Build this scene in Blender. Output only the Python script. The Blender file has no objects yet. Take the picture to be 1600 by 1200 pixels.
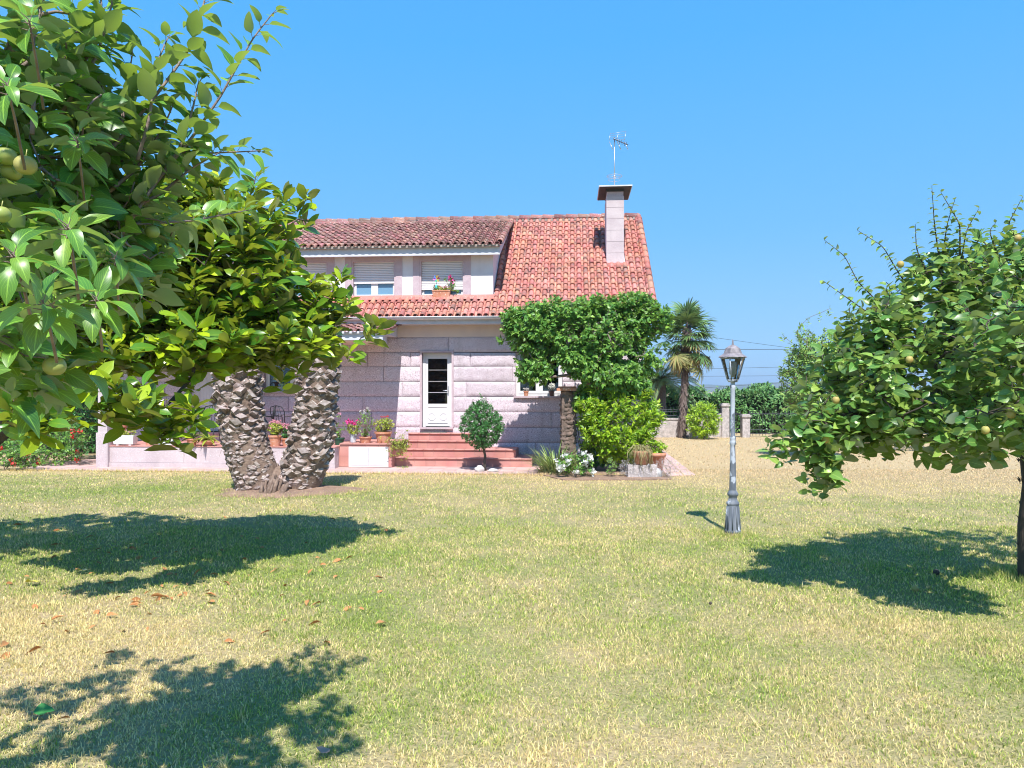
import bpy, math, random
import numpy as np
from mathutils import Vector, Matrix
random.seed(7); rng = np.random.default_rng(7)
R = math.radians
# ------------------------------------------------------------------ camera, sky, sun
sc = bpy.context.scene
F_PX, HZ, CH = 1180.0, 612.0, 1.8
cam = bpy.data.cameras.new('camera'); co = bpy.data.objects.new('camera', cam); sc.collection.objects.link(co)
co.location = (0, 0, CH); co.rotation_euler = (R(90), 0, 0)
cam.sensor_width = 36; cam.lens = 36*F_PX/1600; cam.shift_y = 12/1600; cam.clip_start = .05; cam.clip_end = 9000
sc.camera = co
SUN_EL, SUN_AZ = 55.6, 3.0        # azimuth: degrees right of straight-behind the camera
w = bpy.data.worlds.new('World'); sc.world = w; w.use_nodes = True
nt = w.node_tree; nt.nodes.clear()
sky = nt.nodes.new('ShaderNodeTexSky'); sky.sky_type = 'NISHITA'; sky.sun_disc = False
sky.sun_elevation = R(SUN_EL); sky.sun_rotation = R(180-SUN_AZ)
sky.air_density = 1.3; sky.dust_density = .3; sky.ozone_density = 1.6
hs = nt.nodes.new('ShaderNodeHueSaturation'); hs.inputs['Saturation'].default_value = 1.12
bg = nt.nodes.new('ShaderNodeBackground'); bg.inputs['Strength'].default_value = .13
wo = nt.nodes.new('ShaderNodeOutputWorld')
geo = nt.nodes.new('ShaderNodeNewGeometry'); sxyz = nt.nodes.new('ShaderNodeSeparateXYZ'); cr = nt.nodes.new('ShaderNodeValToRGB')
els = [(0.0, (.33, .62, .95)), (.06, (.27, .58, .97)), (.2, (.16, .50, .97)), (.42, (.085, .43, .97)), (1, (.04, .26, .75))]
tcw = nt.nodes.new('ShaderNodeTexCoord'); nt.links.new(tcw.outputs['Generated'], sxyz.inputs[0]); nt.links.new(sxyz.outputs[2], cr.inputs[0])
cr.color_ramp.elements[0].position, cr.color_ramp.elements[0].color = els[0][0], (*els[0][1], 1)
cr.color_ramp.elements[1].position, cr.color_ramp.elements[1].color = els[-1][0], (*els[-1][1], 1)
for p_, c_ in els[1:-1]: e_ = cr.color_ramp.elements.new(p_); e_.color = (*c_, 1)
sc_m = nt.nodes.new('ShaderNodeVectorMath'); sc_m.operation = 'SCALE'; sc_m.inputs['Scale'].default_value = 4.7; nt.links.new(cr.outputs[0], sc_m.inputs[0])
mxw = nt.nodes.new('ShaderNodeMix'); mxw.data_type = 'RGBA'; mxw.inputs[0].default_value = .95
nt.links.new(sky.outputs[0], hs.inputs['Color']); nt.links.new(hs.outputs[0], mxw.inputs[6]); nt.links.new(sc_m.outputs[0], mxw.inputs[7]); nt.links.new(mxw.outputs[2], bg.inputs[0]); nt.links.new(bg.outputs[0], wo.inputs[0])
sl = bpy.data.lights.new('sun', 'SUN'); sl.energy = 4.2; sl.angle = R(.53); sl.color = (1, .955, .92)
so = bpy.data.objects.new('sun', sl); sc.collection.objects.link(so)
sd = Vector((math.sin(R(SUN_AZ))*math.cos(R(SUN_EL)), -math.cos(R(SUN_AZ))*math.cos(R(SUN_EL)), math.sin(R(SUN_EL))))
so.rotation_euler = sd.to_track_quat('Z', 'Y').to_euler()
so.location = (0, -10, 20)
sc.view_settings.view_transform = 'Standard'; sc.view_settings.look = 'None'
sc.view_settings.exposure = .85; sc.view_settings.gamma = 1
sc.render.engine = 'CYCLES'
sc.cycles.max_bounces = 8; sc.cycles.diffuse_bounces = 4; sc.cycles.transparent_max_bounces = 12
sc.cycles.sample_clamp_indirect = 6; sc.cycles.filter_width = 1.05

# ------------------------------------------------------------------ helpers
def P(px, py, Y): return np.array([(px-800)*Y/F_PX, Y, CH-(py-HZ)*Y/F_PX])
def G(px, py):
    Y = CH*F_PX/(py-HZ); return np.array([(px-800)*Y/F_PX, Y, 0.])
HR = R(4.5); UD = np.array([math.cos(HR), -math.sin(HR), 0]); VD = np.array([math.sin(HR), math.cos(HR), 0]); HO = np.array([0, 19.2, 0])
def Hp(px, py, v):           # image point -> house-local (u, v, z) on the plane v
    a = (px-800)/F_PX; b = -(py-HZ)/F_PX
    t = (v+HO[1]*VD[1])/(a*VD[0]+VD[1])
    X, Y = t*a, t-HO[1]
    return X*UD[0]+Y*UD[1], v, CH+t*b
def Hu(px, v): return Hp(px, 600, v)[0]
def Hz(py, px, v): return Hp(px, py, v)[2]
def HW(u, v, z): return HO+UD*u+VD*v+np.array([0, 0, z])

class MB:
    def __init__(s): s.V = []; s.Q = []; s.n = 0
    def add(s, v, f, m=0, uv=None, smooth=False):
        v = np.asarray(v, float).reshape(-1, 3); f = np.asarray(f, int)
        if f.ndim == 1: f = f.reshape(1, -1)
        s.V.append(v); s.Q.append((f+s.n, m, uv, smooth)); s.n += len(v)
    def polys(s, v, fl, m=0, smooth=False):
        base = s.n; s.V.append(np.asarray(v, float)); s.n += len(v)
        by = {}
        for f in fl: by.setdefault(len(f), []).append(f)
        for k, ff in by.items(): s.Q.append((np.array(ff)+base, m, None, smooth))
    def build(s, name, mats, parent=None, xf=None):
        if not isinstance(mats, (list, tuple)): mats = [mats]
        V = np.concatenate(s.V) if s.V else np.zeros((0, 3))
        if xf is not None: V = xf(V)
        me = bpy.data.meshes.new(name)
        me.vertices.add(len(V)); me.vertices.foreach_set('co', V.astype(np.float32).ravel())
        loops = np.concatenate([q[0].ravel() for q in s.Q])
        tot = np.concatenate([np.full(len(q[0]), q[0].shape[1]) for q in s.Q])
        st = np.concatenate([[0], np.cumsum(tot)[:-1]])
        me.loops.add(len(loops)); me.loops.foreach_set('vertex_index', loops.astype(np.int32))
        me.polygons.add(len(tot)); me.polygons.foreach_set('loop_start', st.astype(np.int32))
        me.polygons.foreach_set('material_index', np.concatenate([np.full(len(q[0]), q[1]) for q in s.Q]).astype(np.int32))
        me.update(calc_edges=True)
        me.polygons.foreach_set('use_smooth', np.concatenate([np.full(len(q[0]), q[3]) for q in s.Q]).astype(bool))
        if any(q[2] is not None for q in s.Q):
            uvl = me.uv_layers.new(name='UVMap'); A = []
            for q in s.Q:
                if q[2] is None: A.append(np.zeros((q[0].size, 2)))
                else: A.append(q[2].reshape(-1, 2))
            uvl.data.foreach_set('uv', np.concatenate(A).astype(np.float32).ravel())
        for m in mats: me.materials.append(m)
        o = bpy.data.objects.new(name, me); sc.collection.objects.link(o)
        if parent is not None: o.parent = parent
        return o
    def box(s, x0, x1, y0, y1, z0, z1, m=0):
        v = [(x, y, z) for x in (x0, x1) for y in (y0, y1) for z in (z0, z1)]
        s.add(v, [(0, 1, 3, 2), (4, 6, 7, 5), (0, 4, 5, 1), (2, 3, 7, 6), (0, 2, 6, 4), (1, 5, 7, 3)], m)
    def prism(s, pts, a, b, axis=2, m=0):     # polygon extruded along axis
        n = len(pts); v = []
        for h in (a, b):
            for p in pts:
                q = list(p); q.insert(axis, h); v.append(q)
        s.polys(v, [tuple(range(n))[::-1], tuple(range(n, 2*n))] + [(i, (i+1) % n, n+(i+1) % n, n+i) for i in range(n)], m)
    def tube(s, pts, rad, seg=6, m=0, cap=True, smooth=True):
        pts = np.asarray(pts, float); n = len(pts); rad = np.broadcast_to(np.asarray(rad, float), (n,))
        T = np.gradient(pts, axis=0); T /= np.linalg.norm(T, axis=1, keepdims=True)+1e-9
        a = np.array([0, 0, 1.]) if abs(T[0][2]) < .9 else np.array([1., 0, 0])
        ang = np.arange(seg)/seg*2*np.pi; V = []
        for i in range(n):
            b = np.cross(T[i], a); b /= np.linalg.norm(b)+1e-9; a = np.cross(b, T[i])
            V.append(pts[i]+rad[i]*(np.cos(ang)[:, None]*a+np.sin(ang)[:, None]*b))
        V = np.concatenate(V); i = np.arange(n-1)[:, None]*seg; j = np.arange(seg); k = (j+1) % seg
        f = np.stack([i+j, i+k, i+seg+k, i+seg+j], -1).reshape(-1, 4)
        s.add(V, f, m, None, smooth)
        if cap: s.Q.append((np.array([list(range(seg))[::-1]])+s.n-len(V), m, None, False)); s.Q.append((np.array([list(range(seg))])+s.n-seg, m, None, False))
    def lathe(s, prof, c=(0, 0, 0), seg=20, m=0, smooth=True, sq=1.0, rot=0.):
        prof = np.array(prof, float); n = len(prof); a = np.arange(seg)/seg*2*np.pi+rot
        V = np.stack([prof[:, 0][:, None]*np.cos(a)+c[0], prof[:, 0][:, None]*np.sin(a)*sq+c[1], np.repeat(prof[:, 1][:, None], seg, 1)+c[2]], -1).reshape(-1, 3)
        i = np.arange(n-1)[:, None]*seg; j = np.arange(seg); k = (j+1) % seg
        s.add(V, np.stack([i+j, i+k, i+seg+k, i+seg+j], -1).reshape(-1, 4), m, None, smooth)
    def cones(s, A, B, ra, rb, seg=5, m=0):     # many tapered segments at once
        A, B = np.asarray(A), np.asarray(B); D = B-A; D /= np.linalg.norm(D, axis=1, keepdims=True)+1e-9
        ref = np.where(np.abs(D[:, 2:3]) < .9, np.array([[0, 0, 1.]]), np.array([[1., 0, 0]]))
        b = np.cross(D, ref); b /= np.linalg.norm(b, axis=1, keepdims=True); a = np.cross(b, D)
        an = np.arange(seg)/seg*2*np.pi; c, t = np.cos(an)[None, :, None], np.sin(an)[None, :, None]
        ring = c*a[:, None]+t*b[:, None]
        V = np.stack([A[:, None]+ring*ra[:, None, None], B[:, None]+ring*rb[:, None, None]], 1).reshape(-1, 3)
        j = np.arange(seg); k = (j+1) % seg; base = (np.arange(len(A))*2*seg)[:, None]
        f = np.stack([base+j, base+k, base+seg+k, base+seg+j], -1).reshape(-1, 4)
        s.add(V, f, m, None, True)
    def sphere(s, c, r, m=0, seg=12, rings=8, sz=1.0):
        s.lathe([(max(1e-4, r*math.sin(math.pi*i/rings)), -r*sz*math.cos(math.pi*i/rings)) for i in range(rings+1)], c, seg, m)
    def leaves(s, Pt, D, N, L, W, rows=4, fold=.35, bend=.3, kind='oval', m=0, wave=0., pet=.0):
        n = len(Pt)
        if n == 0: return
        L = np.broadcast_to(np.asarray(L, float), (n,)); W = np.broadcast_to(np.asarray(W, float), (n,))
        bend = np.broadcast_to(np.asarray(bend, float), (n,)); fold = np.broadcast_to(np.asarray(fold, float), (n,))
        D = D/(np.linalg.norm(D, axis=1, keepdims=True)+1e-9)
        N = N-(N*D).sum(1, keepdims=True)*D; N = N/(np.linalg.norm(N, axis=1, keepdims=True)+1e-9)
        S = np.cross(D, N)
        t = np.linspace(0, 1, rows+1)
        if kind == 'oval': pr = np.sin(np.pi*np.clip(t, 0, 1)**.85)**.8
        elif kind == 'obov': pr = np.sin(np.pi*np.clip(t, 0, 1)**1.25)**.75
        elif kind == 'apple': pr = np.sin(np.pi*np.clip(t, 0, 1)**.72)**.7
        elif kind == 'blade': pr = (1-t)**.6
        else: pr = np.sin(np.pi*t)
        pr = np.clip(pr, .02, 1)
        V = np.zeros((n, rows+1, 3, 3)); UVv = np.zeros((rows+1, 3, 2))
        ph = rng.uniform(0, 6.28, n)
        for i, ti in enumerate(t):
            tt = pet+(1-pet)*ti
            c = Pt+D*(L*tt*(1-.25*np.abs(bend)*tt))[:, None]-N*(L*bend*tt*tt)[:, None]
            ww = (W*.5*pr[i])[:, None]; cf = np.cos(fold)[:, None]; sf = np.sin(fold)[:, None]
            wv = (wave*W*np.sin(ti*9+ph))[:, None]*pr[i]
            V[:, i, 0] = c-S*ww*cf+N*(ww*sf+wv); V[:, i, 1] = c; V[:, i, 2] = c+S*ww*cf+N*(ww*sf-wv)
            UVv[i, :, 0] = (0, .5, 1); UVv[i, :, 1] = ti
        f = []
        for i in range(rows):
            for j in range(2): f.append((i*3+j, i*3+j+1, i*3+3+j+1, i*3+3+j))
        f = np.array(f); uv = UVv.reshape(-1, 2)[f]
        F = (np.arange(n)*(rows+1)*3)[:, None, None]+f[None]
        s.add(V.reshape(-1, 3), F.reshape(-1, 4), m, np.tile(uv.reshape(1, -1, 2), (n, 1, 1)), True)

def empty(name, loc, label, cat, group=None, rot=0):
    o = bpy.data.objects.new(name, None); o.empty_display_size = .2; sc.collection.objects.link(o)
    o.location = tuple(loc); o.rotation_euler = (0, 0, rot)
    o['label'] = label; o['category'] = cat
    if group: o['group'] = group
    return o
def tag(o, label, cat, group=None, kind=None):
    if label: o['label'] = label
    if cat: o['category'] = cat
    if group: o['group'] = group
    if kind: o['kind'] = kind
    return o

def rv(n): 
    v = rng.normal(size=(n, 3)); return v/np.linalg.norm(v, axis=1, keepdims=True)
def nrm(v): return v/(np.linalg.norm(v, axis=-1, keepdims=True)+1e-9)

# ------------------------------------------------------------------ materials
def M(name, col, rough=.7, col2=None, scale=5., detail=4., bump=0., bscale=None, island=0., spec=.5, metal=0., speck=None, contrast=(.35, .65), coords='Object', streak=None):
    m = bpy.data.materials.new(name); m.use_nodes = True; t = m.node_tree; N = t.nodes; L = t.links
    b = N['Principled BSDF']; b.inputs['Roughness'].default_value = rough; b.inputs['Metallic'].default_value = metal
    b.inputs['Specular IOR Level'].default_value = spec
    tc = N.new('ShaderNodeTexCoord'); src = tc.outputs[coords]
    if streak:
        mp = N.new('ShaderNodeMapping'); mp.inputs['Scale'].default_value = streak; L.new(src, mp.inputs[0]); src = mp.outputs[0]
    c = None
    if col2:
        nz = N.new('ShaderNodeTexNoise'); nz.inputs['Scale'].default_value = scale; nz.inputs['Detail'].default_value = detail
        L.new(src, nz.inputs[0])
        mr = N.new('ShaderNodeMapRange'); mr.inputs[1].default_value, mr.inputs[2].default_value = contrast
        L.new(nz.outputs[0], mr.inputs[0])
        mx = N.new('ShaderNodeMix'); mx.data_type = 'RGBA'; mx.inputs[6].default_value = (*col, 1); mx.inputs[7].default_value = (*col2, 1)
        L.new(mr.outputs[0], mx.inputs[0]); c = mx.outputs[2]
    else:
        rg = N.new('ShaderNodeRGB'); rg.outputs[0].default_value = (*col, 1); c = rg.outputs[0]
    if speck:
        for (sc_, thr, cc) in speck:
            vn = N.new('ShaderNodeTexNoise'); vn.inputs['Scale'].default_value = sc_; vn.inputs['Detail'].default_value = 2
            L.new(tc.outputs[coords], vn.inputs[0])
            mr = N.new('ShaderNodeMapRange'); mr.inputs[1].default_value = thr; mr.inputs[2].default_value = thr+.05
            L.new(vn.outputs[0], mr.inputs[0])
            mx = N.new('ShaderNodeMix'); mx.data_type = 'RGBA'; L.new(c, mx.inputs[6]); mx.inputs[7].default_value = (*cc, 1)
            L.new(mr.outputs[0], mx.inputs[0]); c = mx.outputs[2]
    if island:
        ge = N.new('ShaderNodeNewGeometry'); h = N.new('ShaderNodeHueSaturation')
        mr = N.new('ShaderNodeMapRange'); mr.inputs[3].default_value = 1-island; mr.inputs[4].default_value = 1+island
        L.new(ge.outputs['Random Per Island'], mr.inputs[0]); L.new(mr.outputs[0], h.inputs['Value']); L.new(c, h.inputs['Color']); c = h.outputs[0]
        m2 = N.new('ShaderNodeMath'); m2.operation = 'MULTIPLY'; m2.inputs[1].default_value = 7.31; L.new(ge.outputs['Random Per Island'], m2.inputs[0])
        m3 = N.new('ShaderNodeMath'); m3.operation = 'FRACT'; L.new(m2.outputs[0], m3.inputs[0])
        mr2 = N.new('ShaderNodeMapRange'); mr2.inputs[3].default_value = .5-island*.06; mr2.inputs[4].default_value = .5+island*.06
        L.new(m3.outputs[0], mr2.inputs[0]); L.new(mr2.outputs[0], h.inputs['Hue'])
    L.new(c, b.inputs['Base Color'])
    if bump:
        bn = N.new('ShaderNodeTexNoise'); bn.inputs['Scale'].default_value = bscale or scale*4; bn.inputs['Detail'].default_value = 5; L.new(src, bn.inputs[0])
        bp = N.new('ShaderNodeBump'); bp.inputs['Strength'].default_value = bump; bp.inputs['Distance'].default_value = .02
        L.new(bn.outputs[0], bp.inputs['Height']); L.new(bp.outputs[0], b.inputs['Normal'])
    return m

def leafmat(name, top, alt, under, rough=.45, trans=.35, tcol=None, island=.3, vein=.25, altp=.5, spec=.4):
    m = bpy.data.materials.new(name); m.use_nodes = True; t = m.node_tree; N = t.nodes; L = t.links
    b = N['Principled BSDF']; out = N['Material Output']
    b.inputs['Roughness'].default_value = rough; b.inputs['Specular IOR Level'].default_value = spec
    ge = N.new('ShaderNodeNewGeometry')
    mx = N.new('ShaderNodeMix'); mx.data_type = 'RGBA'; mx.inputs[6].default_value = (*top, 1); mx.inputs[7].default_value = (*alt, 1)
    fr = N.new('ShaderNodeMath'); fr.operation = 'MULTIPLY'; fr.inputs[1].default_value = 13.7; L.new(ge.outputs['Random Per Island'], fr.inputs[0])
    f2 = N.new('ShaderNodeMath'); f2.operation = 'FRACT'; L.new(fr.outputs[0], f2.inputs[0])
    pw = N.new('ShaderNodeMath'); pw.operation = 'POWER'; pw.inputs[1].default_value = 1/altp; L.new(f2.outputs[0], pw.inputs[0]); L.new(pw.outputs[0], mx.inputs[0])
    h = N.new('ShaderNodeHueSaturation'); mr = N.new('ShaderNodeMapRange'); mr.inputs[3].default_value = 1-island; mr.inputs[4].default_value = 1+island
    L.new(ge.outputs['Random Per Island'], mr.inputs[0]); L.new(mr.outputs[0], h.inputs['Value']); L.new(mx.outputs[2], h.inputs['Color'])
    c = h.outputs[0]
    # veins from the leaf's UV
    uv = N.new('ShaderNodeUVMap'); sp = N.new('ShaderNodeSeparateXYZ'); L.new(uv.outputs[0], sp.inputs[0])
    a = N.new('ShaderNodeMath'); a.operation = 'SUBTRACT'; a.inputs[1].default_value = .5; L.new(sp.outputs[0], a.inputs[0])
    ab = N.new('ShaderNodeMath'); ab.operation = 'ABSOLUTE'; L.new(a.outputs[0], ab.inputs[0])
    k = N.new('ShaderNodeMapRange'); k.inputs[1].default_value = .015; k.inputs[2].default_value = .05; k.inputs[3].default_value = 1; k.inputs[4].default_value = 0; L.new(ab.outputs[0], k.inputs[0])
    s1 = N.new('ShaderNodeMath'); s1.operation = 'MULTIPLY_ADD'; s1.inputs[1].default_value = -1.1; L.new(ab.outputs[0], s1.inputs[0]); L.new(sp.outputs[1], s1.inputs[2])
    s2 = N.new('ShaderNodeMath'); s2.operation = 'MULTIPLY'; s2.inputs[1].default_value = 42; L.new(s1.outputs[0], s2.inputs[0])
    s3 = N.new('ShaderNodeMath'); s3.operation = 'SINE'; L.new(s2.outputs[0], s3.inputs[0])
    s4 = N.new('ShaderNodeMapRange'); s4.inputs[1].default_value = .75; s4.inputs[2].default_value = 1; s4.inputs[4].default_value = .45; L.new(s3.outputs[0], s4.inputs[0])
    mxv = N.new('ShaderNodeMath'); mxv.operation = 'MAXIMUM'; L.new(k.outputs[0], mxv.inputs[0]); L.new(s4.outputs[0], mxv.inputs[1])
    vm = N.new('ShaderNodeMath'); vm.operation = 'MULTIPLY'; vm.inputs[1].default_value = vein; L.new(mxv.outputs[0], vm.inputs[0])
    lv = N.new('ShaderNodeMix'); lv.data_type = 'RGBA'; lv.inputs[7].default_value = (*[min(1, x*2.2+.03) for x in alt], 1); L.new(c, lv.inputs[6]); L.new(vm.outputs[0], lv.inputs[0])
    c = lv.outputs[2]
    un = N.new('ShaderNodeMix'); un.data_type = 'RGBA'; un.inputs[7].default_value = (*under, 1); L.new(c, un.inputs[6]); L.new(ge.outputs['Backfacing'], un.inputs[0])
    L.new(un.outputs[2], b.inputs['Base Color'])
    tr = N.new('ShaderNodeBsdfTranslucent'); tc = tcol or tuple(min(1, x*1.6) for x in alt); tr.inputs[0].default_value = (*tc, 1)
    ms = N.new('ShaderNodeMixShader'); ms.inputs[0].default_value = trans
    L.new(b.outputs[0], ms.inputs[1]); L.new(tr.outputs[0], ms.inputs[2]); L.new(ms.outputs[0], out.inputs[0])
    return m

granite = M('pink_granite', (.54, .44, .48), .85, (.64, .56, .60), 1.2, island=.09, contrast=(.3, .7), speck=[(45, .56, (.33, .26, .29)), (70, .58, (.80, .75, .78))], bump=.35, bscale=60)
def weather(m, dirt=(.17, .14, .13)):
    t = m.node_tree; N, L = t.nodes, t.links; b = N['Principled BSDF']; src = b.inputs['Base Color'].links[0].from_socket
    tc = N.new('ShaderNodeTexCoord'); mp = N.new('ShaderNodeMapping'); mp.inputs['Scale'].default_value = (2.6, 2.6, .35); L.new(tc.outputs['Object'], mp.inputs[0])
    n = N.new('ShaderNodeTexNoise'); n.inputs['Scale'].default_value = 1.6; n.inputs['Detail'].default_value = 6; L.new(mp.outputs[0], n.inputs[0])
    a = N.new('ShaderNodeMapRange'); a.inputs[1].default_value = .56; a.inputs[2].default_value = .78; a.inputs[4].default_value = .25; L.new(n.outputs[0], a.inputs[0])
    sp = N.new('ShaderNodeSeparateXYZ'); L.new(tc.outputs['Object'], sp.inputs[0]); z = N.new('ShaderNodeMapRange'); z.inputs[1].default_value = .0; z.inputs[2].default_value = .45; z.inputs[3].default_value = .35; z.inputs[4].default_value = 0; L.new(sp.outputs[2], z.inputs[0])
    q = N.new('ShaderNodeMath'); q.operation = 'MULTIPLY'; L.new(z.outputs[0], q.inputs[0]); L.new(n.outputs[0], q.inputs[1]); w_ = N.new('ShaderNodeMath'); w_.use_clamp = True; L.new(q.outputs[0], w_.inputs[0]); L.new(a.outputs[0], w_.inputs[1])
    mx = N.new('ShaderNodeMix'); mx.data_type = 'RGBA'; L.new(w_.outputs[0], mx.inputs[0]); L.new(src, mx.inputs[6]); mx.inputs[7].default_value = (*dirt, 1); L.new(mx.outputs[2], b.inputs['Base Color'])
weather(granite)
granite_pale = M('pale_granite', (.47, .39, .40), .8, (.56, .48, .48), 2.5, speck=[(80, .6, (.36, .31, .33)), (110, .62, (.8, .76, .76))], bump=.1, bscale=80)
granite_old = M('weathered_granite', (.5, .44, .42), .9, (.3, .27, .25), 9, speck=[(60, .6, (.7, .66, .64))], bump=.4, bscale=30)
trim = M('granite_trim', (.48, .37, .40), .75, (.54, .44, .46), 6, speck=[(90, .6, (.26, .2, .22))])
stucco = M('white_stucco', (.72, .70, .71), .9, (.65, .62, .63), 3, bump=.15, bscale=40)
cream = M('cream_stucco', (.72, .6, .52), .9, (.66, .55, .5), 3, bump=.1, bscale=40)
joint = M('mortar', (.33, .27, .30), .95)
white = M('white_paint', (.72, .71, .71), .35, (.66, .65, .65), 4)
shutter_m = M('shutter_slats', (.74, .72, .72), .5)
gutter_m = M('gutter_white', (.7, .7, .7), .4, (.55, .53, .52), 3, streak=(.6, 4, 8))
weather(stucco, (.45, .42, .42)); weather(granite_pale, (.3, .25, .24))
cap_shade_m = M('cap_shade_dark', (.035, .035, .04), .8, (.05, .05, .05), 5)  # near-black colour stands in for the shade below the chimney cap
fascia_m = M('fascia_paint', (.60, .60, .65), .8, (.52, .53, .58), 5, bump=.1)
tile = M('clay_tile', (.47, .165, .115), .8, (.55, .24, .185), 1.6, island=.25, speck=[(5, .57, (.33, .17, .14)), (26, .62, (.24, .17, .15)), (34, .66, (.62, .54, .5))], bump=.3, bscale=40)
tile_old = M('weathered_tile', (.36, .15, .12), .85, (.28, .15, .13), 2.2, island=.36, speck=[(9, .56, (.27, .16, .14)), (26, .6, (.16, .13, .11)), (34, .64, (.6, .55, .48))], bump=.4, bscale=40)
tile_mortar = M('ridge_mortar', (.42, .36, .32), .9, (.2, .17, .14), 9)
terra = M('terracotta_paver', (.46, .20, .17), .8, (.53, .27, .23), 2.3, island=.1, speck=[(40, .63, (.4, .2, .16))], bump=.1)
terra_path = M('faded_paver', (.55, .34, .30), .85, (.50, .38, .35), 3, island=.12, speck=[(30, .6, (.45, .33, .28))])
pot_m = M('terracotta_pot', (.52, .2, .1), .75, (.6, .3, .2), 8, speck=[(30, .64, (.7, .6, .5))])
white_pot = M('white_ceramic', (.8, .8, .8), .4)
iron = M('black_iron', (.02, .022, .025), .5, spec=.4)
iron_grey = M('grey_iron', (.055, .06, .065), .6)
dark_in = M('dark_room', (.04, .035, .03), .9)
curtain_m = M('sheer_curtain', (.6, .6, .62), .9)
rock_m = M('white_rock', (.68, .66, .64), .85, (.45, .43, .4), 6, bump=.5, bscale=14)
soil = M('bare_soil', (.30, .19, .125), .95, (.2, .13, .09), 5, bump=.7, bscale=30, speck=[(45, .6, (.42, .31, .22))])
galv = M('galvanised_metal', (.55, .56, .58), .4, metal=.8)
bark = M('grey_bark', (.11, .085, .065), .9, (.05, .04, .033), 12, bump=.8, bscale=30, streak=(1, 1, .25))
bark_l = M('pale_bark', (.22, .17, .14), .85, (.13, .1, .08), 10, bump=.5, bscale=30)
twig_m = M('apple_twig', (.27, .2, .16), .7, (.17, .12, .1), 20, bump=.3)
twig_g = M('green_twig', (.2, .2, .07), .7)
boot_m = M('palm_boot', (.34, .265, .23), .9, (.17, .12, .095), 9, island=.3, bump=.8, bscale=45, speck=[(22, .6, (.6, .54, .5))])
boot_cut = M('palm_boot_cut', (.44, .375, .35), .9, (.26, .20, .17), 11, island=.25, bump=.5, bscale=60)
boot_core = M('palm_core', (.15, .10, .075), .95, (.25, .18, .135), 14, bump=.9, bscale=25)
fibre = M('palm_fibre', (.20, .15, .13), .95, (.09, .065, .055), 25, bump=.8, bscale=40, streak=(1, 1, .3))
def glass():
    m = bpy.data.materials.new('window_glass'); m.use_nodes = True; t = m.node_tree; N = t.nodes; L = t.links; N.remove(N['Principled BSDF'])
    g = N.new('ShaderNodeBsdfGlossy'); g.inputs['Roughness'].default_value = .03; tr = N.new('ShaderNodeBsdfTransparent'); tr.inputs[0].default_value = (.85, .9, .92, 1)
    fr = N.new('ShaderNodeFresnel'); fr.inputs[0].default_value = 1.6
    ms = N.new('ShaderNodeMixShader'); L.new(fr.outputs[0], ms.inputs[0]); L.new(tr.outputs[0], ms.inputs[1]); L.new(g.outputs[0], ms.inputs[2]); L.new(ms.outputs[0], N['Material Output'].inputs[0])
    return m
glass_m = glass()
blue_pane = M('bluish_glazing', (.16, .3, .42), .15, spec=.8)  # opaque glossy panes in one even blue

m_apple = leafmat('apple_leaf', (.06, .20, .035), (.22, .40, .04), (.26, .33, .20), .36, .32, (.38, .55, .06), .35, .55, .6, .6)
m_magn = leafmat('magnolia_leaf', (.045, .17, .02), (.50, .64, .02), (.17, .17, .05), .26, .28, (.5, .6, .04), .35, .12, .5, .6)
m_quince = leafmat('quince_leaf', (.065, .20, .04), (.33, .48, .09), (.28, .34, .22), .38, .3, (.38, .5, .08), .35, .28, .6, .6)
m_ivy = leafmat('climber_leaf', (.10, .26, .05), (.27, .46, .07), (.12, .2, .08), .4, .3, (.25, .42, .05), .3, .1)
m_lemon = leafmat('lemon_leaf', (.12, .30, .02), (.46, .62, .04), (.2, .32, .08), .35, .35, (.5, .65, .05), .25, .1, .8)
m_dark = leafmat('laurel_leaf', (.04, .165, .04), (.10, .28, .06), (.07, .13, .05), .35, .22, (.12, .25, .04), .3, .1)
m_hedge = leafmat('hedge_leaf', (.09, .24, .07), (.20, .36, .10), (.08, .14, .06), .5, .25, (.15, .26, .06), .35, 0)
m_light = leafmat('light_leaf', (.18, .36, .09), (.36, .52, .12), (.2, .28, .12), .5, .35, (.35, .45, .1), .3, 0)
m_fan = leafmat('fan_palm_leaf', (.10, .22, .07), (.22, .33, .10), (.15, .2, .09), .4, .2, (.2, .3, .06), .3, 0)
m_fan_dry = leafmat('dry_palm_leaf', (.24, .28, .08), (.46, .32, .14), (.4, .3, .16), .6, .2, (.4, .3, .1), .35, 0)
m_feather = leafmat('feather_palm_leaf', (.22, .36, .18), (.38, .44, .14), (.2, .26, .15), .4, .2, (.3, .35, .1), .3, 0)
m_straw = leafmat('straw_leaf', (.42, .36, .17), (.3, .3, .1), (.4, .34, .18), .6, .2, (.4, .36, .15), .3, 0)
m_iris = leafmat('iris_leaf', (.2, .34, .08), (.55, .55, .25), (.25, .3, .14), .4, .25, (.35, .42, .1), .3, 0, .4)
m_yg = leafmat('yellow_green_leaf', (.26, .36, .04), (.42, .42, .08), (.3, .34, .1), .45, .3, (.5, .55, .08), .3, 0)
def petal(name, c): return leafmat(name, c, tuple(min(1, x*1.15) for x in c), c, .6, .25, c, .15, 0)
p_pink, p_red, p_white, p_mag = petal('pink_petal', (.75, .35, .42)), petal('red_petal', (.7, .06, .05)), petal('white_petal', (.75, .76, .7)), petal('magenta_petal', (.65, .05, .25))
p_grey = leafmat('grey_stem', (.5, .46, .42), (.4, .38, .4), (.5, .48, .45), .8, .1, (.5, .5, .45), .2, 0)
quince_f = M('yellow_fruit', (.40, .38, .10), .6, (.42, .27, .08), 12, bump=.1)
apple_f = M('green_apple', (.28, .36, .08), .4, (.42, .38, .12), 9)
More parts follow.
